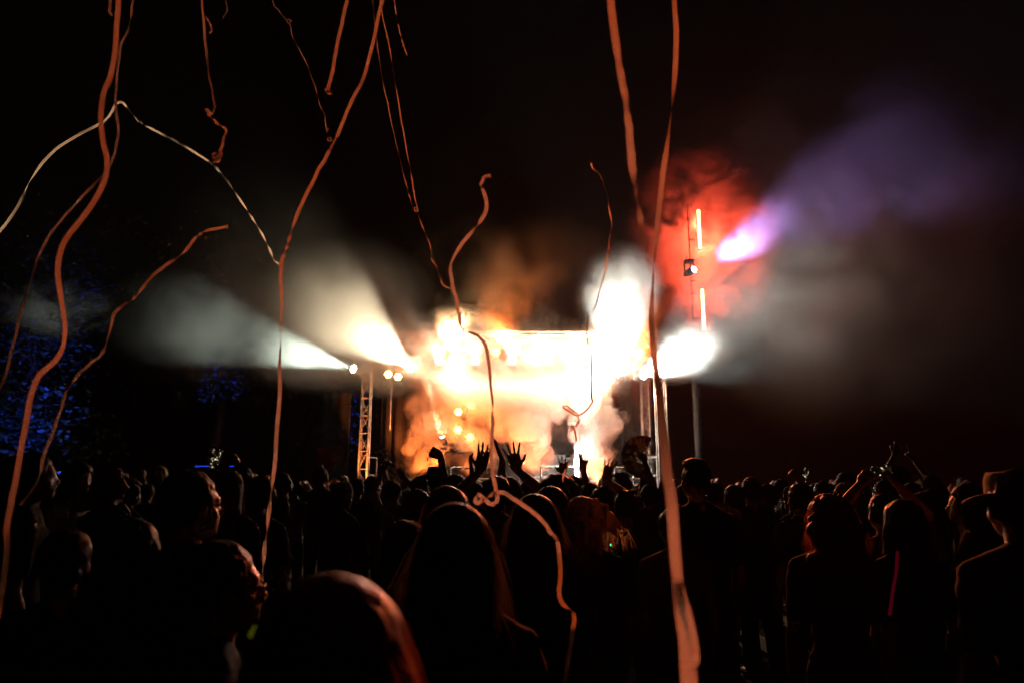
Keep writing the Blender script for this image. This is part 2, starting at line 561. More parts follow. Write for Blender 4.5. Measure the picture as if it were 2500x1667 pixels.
# ------------------------------------------------------------------ spark fountain
sp0 = at(1408, 1172, 18.3)
root = empty('spark_fountain', (sp0.x, sp0.y, DECK), 'white spark fountain blazing upright at the stage edge', 'spark fountain')
bm = bmesh.new(); rod(bm, (0, 0, 0), (0, 0, .3), .11, .09, 16); build('canister', bm, MAT['black_metal'], root)
top = at(1408, 1075, 18.3).z - DECK
bm = bmesh.new()
rnd = random.Random(5)
for k in range(260):
    a = rnd.random() * 6.28; sp_ = rnd.gauss(0, .03); h = top * (.35 + .65 * rnd.random() ** .6)
    q = Vector((.02 * math.cos(a), .02 * math.sin(a), .3)); e = Vector((sp_ * 1.2, rnd.gauss(0, .03), h))
    f = rnd.random() * .7
    rod(bm, q.lerp(e, f), q.lerp(e, min(1, f + .3)), .006, .002, 4)
build('spark_spray', bm, emat('burning sparks', (1, .95, .85), 60), root)
for zz, pw in ((top * .55, 130), (top * .85, 130), (top + .3, 60)):
    l = bpy.data.lights.new('spark_light', 'POINT'); l.energy = pw; l.color = (1, .93, .8); l.shadow_soft_size = .08
    o = bpy.data.objects.new('spark_light', l); C.objects.link(o); o.parent = root; o.location = (0, 0, zz)

# small lit strips on the backline
for px, py, w, lab in ((1246, 1131, .06, 'tiny lit orange lamp beside the spread hand'), (1255, 1131, .06, 'second tiny orange lamp beside the spread hand'), (1272, 1129, .16, 'short lit orange strip beside the spread hand')):
    r = empty('strip_lamp', at(px, py, 19.2), lab, 'strip lamp', 'tiny orange strip lamps')
    bm = bmesh.new(); bx(bm, (0, .04, 0), (w + .04, .06, .08)); build('housing', bm, MAT['black_metal'], r)
    bm = bmesh.new(); bx(bm, (0, 0, 0), (w, .02, .045)); build('diffuser', bm, emat('strip glow', (1, .55, .2), 12), r)
bm = bmesh.new()
a, b = at(478, 1137, 22), at(571, 1138, 22)
r = empty('light_strip', a, 'thin blue light strip glowing along a dark bar front', 'light strip')
bm = bmesh.new(); bx(bm, ((b - a).x / 2, .05, 0), ((b - a).x + .06, .08, .08)); build('housing', bm, MAT['black_metal'], r)
bm = bmesh.new(); bx(bm, ((b - a).x / 2, 0, 0), ((b - a).x, .02, .022)); build('diffuser', bm, emat('blue glow', (.02, .06, 1), 1.0), r)
# ------------------------------------------------------------------ smoke and haze
def vol_mat(name, density, col=(.96, .95, .93), aniso=.2, nodes=None, step=1.0):
    m = bpy.data.materials.new(name)
    m.use_nodes = True
    n = m.node_tree.nodes; l = m.node_tree.links
    n.remove(n['Principled BSDF'])
    v = n.new('ShaderNodeVolumePrincipled')
    v.inputs['Color'].default_value = (*col, 1)
    v.inputs['Density'].default_value = density
    v.inputs['Anisotropy'].default_value = aniso
    l.new(v.outputs[0], n['Material Output'].inputs['Volume'])
    if nodes:
        l.new(nodes(n, l), v.inputs['Density'])
    else:
        m.cycles.homogeneous_volume = True
    m.cycles.volume_step_rate = step
    return m


def math_node(n, l, op, a, b=None, c=None, clamp=False):
    x = n.new('ShaderNodeMath'); x.operation = op; x.use_clamp = clamp
    for i, q in enumerate((a, b, c)):
        if q is None:
            continue
        if isinstance(q, (int, float)):
            x.inputs[i].default_value = q
        else:
            l.new(q, x.inputs[i])
    return x.outputs[0]


def billow(n, l, scale, lo, hi, detail=4, warp=.0, stretch=(1, 1, 1), rough=.55):
    tc = n.new('ShaderNodeTexCoord')
    mp = n.new('ShaderNodeMapping'); mp.inputs['Scale'].default_value = stretch
    l.new(tc.outputs['Object'], mp.inputs['Vector'])
    t = n.new('ShaderNodeTexNoise'); t.inputs['Scale'].default_value = scale; t.inputs['Detail'].default_value = detail; t.inputs['Roughness'].default_value = rough
    t.inputs['Distortion'].default_value = warp
    l.new(mp.outputs[0], t.inputs['Vector'])
    mr = n.new('ShaderNodeMapRange'); mr.interpolation_type = 'SMOOTHSTEP'
    mr.inputs['From Min'].default_value = lo; mr.inputs['From Max'].default_value = hi
    l.new(t.outputs['Fac'], mr.inputs['Value'])
    return mr.outputs[0]


def falloff(n, l, centre, radii, core=0.0):
    """1 in the middle of an ellipsoid, 0 at its edge (object space)"""
    tc = n.new('ShaderNodeTexCoord')
    mp = n.new('ShaderNodeMapping'); mp.vector_type = 'TEXTURE'
    mp.inputs['Location'].default_value = centre
    mp.inputs['Scale'].default_value = radii
    l.new(tc.outputs['Object'], mp.inputs['Vector'])
    ln = n.new('ShaderNodeVectorMath'); ln.operation = 'LENGTH'
    l.new(mp.outputs[0], ln.inputs[0])
    mr = n.new('ShaderNodeMapRange'); mr.interpolation_type = 'SMOOTHSTEP'
    mr.inputs['From Min'].default_value = 1; mr.inputs['From Max'].default_value = core
    l.new(ln.outputs['Value'], mr.inputs['Value'])
    return mr.outputs[0]


def smoke_ellipsoid(name, c, r, density, lo, hi, scale, step, aniso=.2, detail=3, stretch=(1, 1, 1), warp=.6, col=(.96, .95, .93), core=0.0):
    bm = bmesh.new(); ball(bm, (0, 0, 0), r, 3)

    def nodes(n, l):
        f = falloff(n, l, (0, 0, 0), r, core)
        b = billow(n, l, scale, lo, hi, detail, warp, stretch)
        return math_node(n, l, 'MULTIPLY', math_node(n, l, 'MULTIPLY', f, b), density)
    o = build(name, bm, vol_mat(name, density, col, aniso, nodes, step))
    o.location = c
    o['kind'] = 'stuff'
    return o


# haze around everything
bm = bmesh.new(); bx(bm, (0, 20, 9), (90, 70, 22))
hz = build('haze', bm, vol_mat('haze', .00028, (.95, .95, .95), .35))
hz['kind'] = 'stuff'

# billowing plumes on the stage: puffs joined into one closed surface
def plume(name, path, r0, r1, seed, density, col=(.97, .96, .94), puffs=40, voxel=.045, jit=.55, depth=1.0):
    rnd = random.Random(seed)
    bm = bmesh.new()
    n = len(path) - 1
    for k in range(puffs * n):
        t = (k + rnd.random()) / puffs
        i = min(n - 1, int(t)); f = t - i
        c = Vector(path[i]).lerp(Vector(path[i + 1]), f)
        r = r0 + (r1 - r0) * t / n
        o = Vector((rnd.gauss(0, 1), rnd.gauss(0, 1) * depth, rnd.gauss(0, .8))) * r * jit
        s = r * (.2 + .55 * rnd.random() ** 1.5)
        ball(bm, c + o, s, 2)
    me = bpy.data.meshes.new(name); bm.to_mesh(me); bm.free()
    o = bpy.data.objects.new(name, me); C.objects.link(o)
    m = o.modifiers.new('remesh', 'REMESH'); m.mode = 'VOXEL'; m.voxel_size = voxel
    ev = o.evaluated_get(bpy.context.evaluated_depsgraph_get())
    me2 = bpy.data.meshes.new_from_object(ev)
    bpy.data.objects.remove(o); bpy.data.meshes.remove(me)
    bm = bmesh.new(); bm.from_mesh(me2)
    bm.normal_update()
    for v in bm.verts:
        p = v.co
        d = .14 * noise.fractal(p * 2.2, 1, 2, 2) + .16 * (.3 - abs(noise.noise(p * 4.5))) + .10 * (.3 - abs(noise.noise(p * 10))) + .05 * (.3 - abs(noise.noise(p * 21)))
        v.co = p + v.normal * d
    bm.to_mesh(me2); bm.free()
    o = link_mesh(name, me2, vol_mat(name, density, col, .25))
    me2.materials.clear(); me2.materials.append(bpy.data.materials[name])
    o['kind'] = 'stuff'
    return o


def Q(px, py, Y=19.4):
    return at(px, py, Y)


plume('smoke_plume', [Q(1045, 1190), Q(1045, 1100), Q(1060, 1020), Q(1055, 930), Q(1090, 850), Q(1130, 790, 18.6)], .34, .62, 1, 1.1)
plume('smoke_plume', [Q(1175, 1190, 20), Q(1172, 1110, 20), Q(1160, 1010, 20), Q(1170, 900, 20)], .28, .85, 2, 1.0)
plume('smoke_plume', [Q(1312, 1190), Q(1310, 1110), Q(1290, 1010), Q(1270, 900)], .26, .8, 3, 1.2)
plume('smoke_plume', [Q(1462, 1190, 19), Q(1460, 1110, 19), Q(1445, 1010, 19), Q(1430, 900, 19)], .33, .68, 4, 1.3)

# soft smoke: the bank under the roof, the drifts the beams cut through
E = smoke_ellipsoid


def along(a, b, s):
    a, b = Vector(a), Vector(b)
    return a + (b - a).normalized() * s


B1 = (at(1008, 900, 17.7), at(450, 465, 8.0))
B2 = (at(874, 903, 17.7), at(520, 800, 14.0))
B3 = (at(1506, 915, 17.7), at(1530, 600, 10.5))
B4 = (at(1563, 920, 17.7), at(1790, 800, 13.5))
B3 = (at(1506, 915, 17.7), at(1520, 555, 11.0))
B4 = (at(1563, 920, 17.7), at(1800, 760, 13.5))
E('stage_smoke', Q(1255, 925, 19.2), (3.3, 1.5, 1.35), 1.8, .0, .4, 1.1, .3, .2, 3, core=.5)
E('stage_smoke', at(1270, 886, 17.4), (3.8, .8, .75), 3.6, .0, .5, 1.4, .3, .2, 3, core=.35)  # smoke sheet added to give the truss lamps their white glare
E('stage_smoke', Q(1240, 1065, 20.9), (3.2, .9, 1.6), 1.3, .34, .62, 1.5, .3, .2, 4)
E('stage_smoke', at(1115, 815, 17.6), (1.6, .8, .8), 1.8, .34, .6, 1.2, .3, .2, 4)
E('drifting_smoke', along(*B1, 1.9), (1.5, 2.3, 1.2), .45, .05, .85, .7, .3, .3, 3)
E('drifting_smoke', along(*B1, 4.4), (2.0, 2.6, 1.8), .22, .15, .85, .6, .3, .3, 3)
E('drifting_smoke', along(*B1, 7.2), (2.2, 2.4, 2.0), .012, .25, .8, .6, .4, .3, 3)
E('drifting_smoke', along(*B2, 1.8), (1.9, 1.7, 1.0), .5, .2, .75, .9, .3, .3, 4)
E('drifting_smoke', along(*B2, 4.3), (2.4, 2.2, 1.4), .16, .3, .75, .9, .3, .3, 4)
E('drifting_smoke', at(150, 755, 10.5), (1.25, .9, .55), .32, .42, .66, 1.7, .3, .3, 4, (1, 1, 1.6), 1.0)
E('drifting_smoke', along(*B3, 2.0), (.95, 2.0, 1.3), .6, .25, .6, 1.1, .3, .3, 3)
E('drifting_smoke', along(*B3, 4.3), (1.0, 1.6, 1.2), .45, .3, .62, 1.3, .3, .3, 3)
E('drifting_smoke', at(1640, 895, 16.8), (.9, 1.0, .5), .4, .25, .6, 1.1, .3, .3, 3)
E('drifting_smoke', at(1705, 850, 16.0), (1.05, 1.0, .85), .34, .28, .6, 1.5, .3, .3, 3)
E('drifting_smoke', at(2050, 590, 14.5), (5.4, 3.0, 4.8), .13, .3, .72, .5, .4, .3, 3)
E('drifting_smoke', at(1830, 600, 17.2), (.95, 1.0, .95), 1.2, .3, .62, 1.5, .3, .3, 4)
E('drifting_smoke', at(1890, 530, 16.6), (1.1, 1.0, 1.0), .35, .32, .64, 1.3, .3, .3, 4)
E('drifting_smoke', at(1715, 590, 19.8), (2.7, 1.6, 3.4), .30, .40, .72, .8, .3, .3, 4, warp=1.2)
E('drifting_smoke', at(1300, 720, 18.4), (4.6, 2.2, 2.6), .24, .34, .68, .55, .4, .3, 3)
# ------------------------------------------------------------------ trees lit by blue uplights
def leaf_mat():
    m = bpy.data.materials.new('tree leaves'); m.use_nodes = True
    n = m.node_tree.nodes; l = m.node_tree.links
    b = n['Principled BSDF']; b.inputs['Roughness'].default_value = .45
    oi = n.new('ShaderNodeNewGeometry')
    rp = n.new('ShaderNodeValToRGB')
    rp.color_ramp.elements[0].color = (.04, .06, .03, 1); rp.color_ramp.elements[1].color = (.11, .14, .07, 1)
    l.new(oi.outputs['Random Per Island'], rp.inputs[0]); l.new(rp.outputs[0], b.inputs['Base Color'])
    t = n.new('ShaderNodeBsdfTranslucent'); l.new(rp.outputs[0], t.inputs[0])
    mx = n.new('ShaderNodeMixShader'); mx.inputs[0].default_value = .35
    l.new(b.outputs[0], mx.inputs[1]); l.new(t.outputs[0], mx.inputs[2]); l.new(mx.outputs[0], n['Material Output'].inputs['Surface'])
    return m


MAT['leaf'] = leaf_mat()
MAT['bark'] = pmat('bark', (.07, .05, .035), .9, 0, .5, 14, bump=.8)


def tree(x, y, h, r, seed, label, nleaf=5000, low=1.2):
    rnd = random.Random(seed)
    root = empty('tree', (x, y, 0), label, 'tree', 'trees around the field')
    bm = bmesh.new()
    pts = [Vector((0, 0, 0))]
    for k in range(1, 9):
        pts.append(Vector((rnd.gauss(0, .12), rnd.gauss(0, .12), h * .85 * k / 8)))
    for k in range(8):
        rod(bm, pts[k], pts[k + 1], .26 * (1 - k / 9), .26 * (1 - (k + 1) / 9), 9)
    tips = []
    for k in range(30):
        t = rnd.uniform(low / h + .05, .98)
        i = min(7, int(t * 8)); p = pts[i].lerp(pts[i + 1], t * 8 - i) if t * 8 < 8 else pts[8]
        a = rnd.random() * 6.28; ln = r * (1.1 - .6 * abs(t - .45)) * rnd.uniform(.6, 1.05)
        e = p + Vector((math.cos(a) * ln, math.sin(a) * ln, ln * rnd.uniform(-.1, .5)))
        m = p.lerp(e, .5) + Vector((0, 0, .12 * ln))
        rod(bm, p, m, .06 * (1.2 - t), .035, 6, False); rod(bm, m, e, .035, .01, 5, False)
        tips += [(m, ln * .34), (e, ln * .38), (m.lerp(e, .5), ln * .4)]
    tr = build('trunk', bm, MAT['bark'], root, True)
    V, Fc = [], []
    for k in range(nleaf):
        c, s = rnd.choice(tips)
        p = c + Vector((rnd.gauss(0, s), rnd.gauss(0, s), rnd.gauss(0, s * .7)))
        if p.z < low:
            continue
        sz = rnd.uniform(.06, .12)
        u = Vector((rnd.gauss(0, 1), rnd.gauss(0, 1), rnd.gauss(0, .6))).normalized()
        w = u.cross(Vector((rnd.gauss(0, 1), rnd.gauss(0, 1), rnd.gauss(0, 1)))).normalized()
        b = len(V)
        V += [p - u * sz, p + w * sz * .5 - u * sz * .2, p + w * sz * .3 + u * sz * .6, p + u * sz, p - w * sz * .3 + u * sz * .6, p - w * sz * .5 - u * sz * .2]
        Fc.append((b, b + 1, b + 2, b + 3, b + 4, b + 5))
    me = bpy.data.meshes.new('crown'); me.from_pydata(V, [], Fc)
    link_mesh('crown', me, MAT['leaf'], root)
    return root


def uplight(p, target, power, size, label):
    par_lamp(p, target, power, (.02, .07, 1.0), size, label, 'blue uplights under the trees', lens=6, blend=.6)


tb = at(70, 1000, 21)
tree(tb.x, 21, 10.5, 2.4, 11, 'tall leafy tree washed in blue light behind the dark red ribbons', 9000, 1.6)
tb = at(-90, 1000, 19.5)
tree(tb.x, 19.5, 9, 2.2, 14, 'blue washed tree cut by the edge beside the tall blue one', 4000, 1.6)
tb = at(530, 1000, 24)
tree(tb.x, 24, 11, 2.6, 12, 'leafy tree with one blue sprig, under the greenish beam', 16000, 4.1)
tb = at(905, 1000, 26)
tree(tb.x, 26, 9.5, 2.6, 13, 'blue lit tree seen through the lattice tower', 16000, 2.0)
uplight(at(60, 1140, 18.2) - Vector((0, 0, 1.1)), at(60, 930, 21), 600, 40, 'blue uplight at the foot of the tall blue tree')
uplight(at(180, 1140, 18.6) - Vector((0, 0, 1.1)), at(110, 740, 21), 1500, 34, 'second blue uplight, aimed high into the tall blue tree')
uplight(at(470, 1140, 21.5) - Vector((0, 0, 1.1)), at(515, 935, 23.4), 1500, 12, 'blue uplight that picks out the single blue sprig')
uplight(at(560, 1140, 20.0) - Vector((0, 0, 1.1)), at(545, 640, 24.0), 700, 22, 'blue uplight aimed at the crown under the greenish beam')
uplight(at(830, 1140, 23.5) - Vector((0, 0, 1.1)), at(872, 950, 26.0), 1800, 18, 'blue uplight behind the lattice tower')
# ------------------------------------------------------------------ people
SKIN = [pmat('skin light', (.42, .25, .17), .5, 0, .12, 60), pmat('skin tan', (.28, .16, .10), .5, 0, .12, 60), pmat('skin dark', (.10, .055, .035), .48, 0, .12, 60)]


def hair_mat(name, col):
    m = pmat(name, col, .5, 0, .5, 90, spec=.22)
    n = m.node_tree.nodes; l = m.node_tree.links
    b = n['Principled BSDF']
    tc = n.new('ShaderNodeTexCoord'); mp = n.new('ShaderNodeMapping'); mp.inputs['Scale'].default_value = (150, 150, 9)
    st = n.new('ShaderNodeTexNoise'); st.inputs['Scale'].default_value = 1; st.inputs['Detail'].default_value = 3
    l.new(tc.outputs['Object'], mp.inputs[0]); l.new(mp.outputs[0], st.inputs['Vector'])
    bp = n.new('ShaderNodeBump'); bp.inputs['Strength'].default_value = .5; bp.inputs['Distance'].default_value = .004
    l.new(st.outputs['Fac'], bp.inputs['Height']); l.new(bp.outputs[0], b.inputs['Normal'])
    t = n.new('ShaderNodeBsdfTranslucent'); t.inputs[0].default_value = (*[min(1, c * 2.2) for c in col], 1)
    mx = n.new('ShaderNodeMixShader'); mx.inputs[0].default_value = .35
    l.new(n['Principled BSDF'].outputs[0], mx.inputs[1]); l.new(t.outputs[0], mx.inputs[2]); l.new(mx.outputs[0], n['Material Output'].inputs['Surface'])
    return m


HAIR = {'black': hair_mat('black hair', (.014, .011, .009)), 'brown': hair_mat('brown hair', (.05, .027, .014)),
        'auburn': hair_mat('auburn hair', (.17, .045, .016)), 'blond': hair_mat('blond hair', (.30, .19, .085)), 'grey': hair_mat('grey hair', (.3, .28, .26))}
TOP = {k: pmat(k + ' cloth', c, .9, 0, .25, 50, bump=.15, spec=.1) for k, c in {
    'black': (.014, .014, .015), 'charcoal': (.035, .035, .038), 'navy': (.015, .02, .05), 'white': (.62, .60, .56), 'olive': (.05, .055, .03),
    'maroon': (.09, .014, .02), 'grey': (.16, .16, .16), 'denim': (.04, .06, .10), 'straw': (.26, .19, .10), 'pink': (.55, .03, .09)}.items()}
MAT['trousers'] = TOP['denim']


def solidify(bm, name, voxel, ratio=1.0, smooth=3):
    """join overlapping closed shapes into one continuous skin"""
    me = bpy.data.meshes.new(name); bm.to_mesh(me); bm.free()
    o = bpy.data.objects.new(name, me); C.objects.link(o)
    m = o.modifiers.new('r', 'REMESH'); m.mode = 'VOXEL'; m.voxel_size = voxel; m.use_smooth_shade = True
    if smooth:
        m = o.modifiers.new('s', 'SMOOTH'); m.iterations = smooth; m.factor = .5
    if ratio < 1:
        m = o.modifiers.new('d', 'DECIMATE'); m.ratio = ratio
    ev = o.evaluated_get(bpy.context.evaluated_depsgraph_get())
    out = bpy.data.meshes.new_from_object(ev)
    out.name = name
    bpy.data.objects.remove(o); bpy.data.meshes.remove(me)
    out.polygons.foreach_set('use_smooth', [True] * len(out.polygons))
    return out


HC = Vector((0, .015, 1.605))                    # middle of the head of a 1.74 m person facing +Y


def head(bm):
    ball(bm, HC + Vector((0, -.012, .018)), (.076, .095, .098), 3)
    ball(bm, HC + Vector((0, .03, -.045)), (.056, .066, .066), 3)       # jaw
    ball(bm, HC + Vector((0, .075, -.085)), (.024, .022, .02), 2)       # chin
    ball(bm, HC + Vector((0, .068, .03)), (.052, .024, .02), 2)         # brow
    capsule(bm, HC + Vector((0, .085, .012)), HC + Vector((0, .105, -.022)), .009, .014, 8)   # nose
    ball(bm, HC + Vector((0, .087, -.055)), (.024, .012, .007), 2)      # lips
    ball(bm, HC + Vector((0, .084, -.066)), (.021, .012, .007), 2)
    for s in (-1, 1):
        ball(bm, HC + Vector((s * .032, .075, .006)), (.013, .010, .009), 2)                  # eyes
        ball(bm, HC + Vector((s * .045, .05, -.025)), (.022, .026, .024), 2)                  # cheeks
        ball(bm, HC + Vector((s * .079, -.005, -.008)), (.011, .02, .033), 2, Matrix.Rotation(s * -.3, 4, 'Z'))   # ears


def hand(bm, w, d, nrm, side, pose):
    """palm, four fingers and thumb from the wrist w along d; nrm is the palm's normal; side +1 puts the thumb on +t"""
    d = d.normalized(); nrm = (nrm - d * nrm.dot(d)).normalized(); t = d.cross(nrm) * side
    for k in range(5):
        o = (k - 2) * .0165
        capsule(bm, w + d * .012 + t * o * .75, w + d * .088 + t * o * 1.02, .0145, .0125, 8)
    curl = {'open': (6, 8, 5), 'flat': (3, 4, 2), 'relaxed': (22, 28, 18), 'fist': (86, 96, 60), 'point': (88, 95, 60), 'grip': (55, 45, 30), 'peace': (88, 95, 60)}[pose]
    spread = {'open': 14, 'flat': 5, 'relaxed': 5, 'fist': 0, 'point': 4, 'grip': 2, 'peace': 8}[pose]
    for k, (o, ln) in enumerate(((.033, (.042, .025, .020)), (.011, (.046, .029, .022)), (-.011, (.043, .027, .021)), (-.032, (.033, .021, .018)))):
        cu = curl
        if pose == 'point' and k == 0 or pose == 'peace' and k < 2:
            cu = (5, 6, 4)
        a = math.radians(spread * (1.5 - k)); p = w + d * .092 + t * o; ang = 0
        if pose == 'flat' and k < 2:
            a += math.radians(4)
        for j in range(3):
            ang += math.radians(cu[j])
            v = (d * math.cos(a) + t * math.sin(a)) * math.cos(ang) + nrm * math.sin(ang)
            q = p + v * ln[j]
            capsule(bm, p, q, .0098 - j * .0006, .0092 - j * .0008, 8)
            p = q
    b = w + d * .03 + t * .032
    if pose in ('fist', 'grip', 'point', 'peace'):
        m = b + (d * .7 + t * .25 + nrm * .6).normalized() * .045; e = m + (d * .5 - t * .7 + nrm * .4).normalized() * .032
    else:
        m = b + (d * .62 + t * .75 + nrm * .15).normalized() * .042; e = m + (d * .82 + t * .5 + nrm * .1).normalized() * .034
    capsule(bm, w + d * .02 + t * .02, b, .016, .015, 8); capsule(bm, b, m, .0145, .0115, 8); capsule(bm, m, e, .0112, .0085, 8)


def arm_points(side, spec):
    """shoulder, elbow, wrist and the hand frame of one arm; spec None hangs down"""
    S = Vector((side * .178, -.004, 1.375))
    if spec is None:
        return S, S + Vector((side * .05, -.02, -.29)), S + Vector((side * .055, .06, -.54)), Vector((0, .12, -1)), Vector((-side, 0, 0)), 'relaxed'
    W = Vector(spec['wrist'])
    v = W - S; L = v.length; l1, l2 = .29, .26
    if L > .545:
        # the shoulder lifts and the whole body leans a little before the arm runs out
        S = S + v.normalized() * min(L - .545, .09) ; v = W - S; L = v.length
        if L > .55:
            k = L / .55; l1 *= k; l2 *= k
    u = v / L
    x = (l1 * l1 - l2 * l2 + L * L) / (2 * L); hh = math.sqrt(max(0, l1 * l1 - x * x))
    hint = Vector(spec.get('elbow', (side * 1.0, -.15, -.5))); hint = (hint - u * hint.dot(u)).normalized()
    E = S + u * x + hint * hh
    return S, E, W, Vector(spec.get('dir', W - E)), Vector(spec.get('palm', (0, 1, 0))), spec.get('pose', 'open')


def body_meshes(la, ra, fine, sharp=False):
    """skin of the whole body, a top with sleeves, trousers"""
    bm = bmesh.new(); head(bm)
    capsule(bm, (0, -.012, 1.44), HC + Vector((0, -.015, -.06)), .058, .054, 12)
    def torso(bm, g):
        for z, wx, wy, y in ((1.385, .125, .07, -.005), (1.32, .155, .095, 0), (1.25, .162, .108, .005), (1.15, .148, .10, .005), (1.05, .135, .095, 0), (.97, .145, .10, -.003), (.90, .160, .108, -.006)):
            ball(bm, (0, y, z), (wx + g, wy + g, .085 + g), 3)
        for s in (-1, 1):
            capsule(bm, (s * .02, -.012, 1.462), (s * .165, -.004, 1.380), .042 + g, .050 + g, 10)
    torso(bm, -.006)
    arms = []
    for side, spec in ((-1, la), (1, ra)):
        S, E, W, d, nrm, pose = arm_points(side, spec)
        arms.append((S, E, W))
        capsule(bm, (side * .11, 0, 1.39), S, .050, .052, 10)
        capsule(bm, S, S.lerp(E, .45), .054, .049, 12); capsule(bm, S.lerp(E, .45), E, .049, .039, 12)
        capsule(bm, E, E.lerp(W, .35), .040, .041, 12); capsule(bm, E.lerp(W, .35), W, .041, .026, 12)
        hand(bm, W, d, nrm, spec.get('thumb', -side) if spec else side, pose)
    for s in (-1, 1):
        capsule(bm, (s * .085, 0, .9), (s * .1, .01, .48), .088, .056, 12); capsule(bm, (s * .1, .01, .48), (s * .11, -.02, .09), .056, .038, 12)
        capsule(bm, (s * .11, -.04, .045), (s * .125, .13, .035), .042, .034, 10)
    body = solidify(bm, 'person', .0068 if sharp else .0095 if fine else .014, .45 if sharp else 1, 2)
    bm = bmesh.new(); torso(bm, .008)
    for z in (.86, .93):
        ball(bm, (0, -.004, z), (.172, .122, .07), 3)
    for S, E, W in arms:
        capsule(bm, (math.copysign(.10, S.x), 0, 1.405), S, .052, .060, 10)
        capsule(bm, S, S.lerp(E, .72), .061, .060, 12)
    top = solidify(bm, 'top', .018, 1, 3)
    for v in top.vertices:
        p = v.co
        v.co = p + v.normal * (.007 * noise.fractal(p * 9, 1, 2, 2) + .004 * math.sin(p.z * 40 + 6 * noise.noise(p * 5)))
    bm = bmesh.new()
    for s in (-1, 1):
        capsule(bm, (s * .085, 0, .88), (s * .1, .01, .48), .098, .068, 12); capsule(bm, (s * .1, .01, .48), (s * .11, -.02, .1), .068, .056, 12)
    ball(bm, (0, -.004, .88), (.168, .116, .08), 3)
    trousers = solidify(bm, 'trousers', .022, 1, 2)
    return body, top, trousers


def strands(me, n, seed, length, width, lift, fall, keep=None):
    """thin loose hairs on a hair surface"""
    rnd = random.Random(seed)
    ps = me.polygons
    V = [v.co.copy() for v in me.vertices]; Fc = [tuple(p.vertices) for p in ps]
    idx = list(range(len(ps)))
    for _ in range(n):
        p = ps[rnd.choice(idx)]
        c = p.center.copy(); nn = p.normal
        if keep and not keep(c):
            continue
        away = Vector((c.x - HC.x, c.y - HC.y, 0))
        down = Vector((0, 0, -1)) - nn * Vector((0, 0, -1)).dot(nn)
        if down.length < .2:
            down = away
        dirv = (down.normalized() * fall + nn * lift * rnd.random() + Vector((rnd.gauss(0, .14), rnd.gauss(0, .14), rnd.gauss(0, .14)))).normalized()
        L = length * rnd.uniform(.4, 1.2) * (.35 if nn.z > .4 else 1)
        side = dirv.cross(Vector((rnd.gauss(0, .3), 1, rnd.gauss(0, .3)))).normalized() * width
        b = len(V)
        q = c - nn * .004; cur = dirv.copy()
        for j in range(4):
            s = side * (1 - j / 3.6)
            V += [q - s, q + s]
            cur = (cur + Vector((rnd.gauss(0, .08), rnd.gauss(0, .08), -.5 + rnd.gauss(0, .1)))).normalized()
            q = q + cur * L / 3
        for j in range(3):
            Fc.append((b + 2 * j, b + 2 * j + 1, b + 2 * j + 3, b + 2 * j + 2))
    out = bpy.data.meshes.new(me.name); out.from_pydata(V, [], Fc)
    out.polygons.foreach_set('use_smooth', [True] * len(out.polygons))
    return out


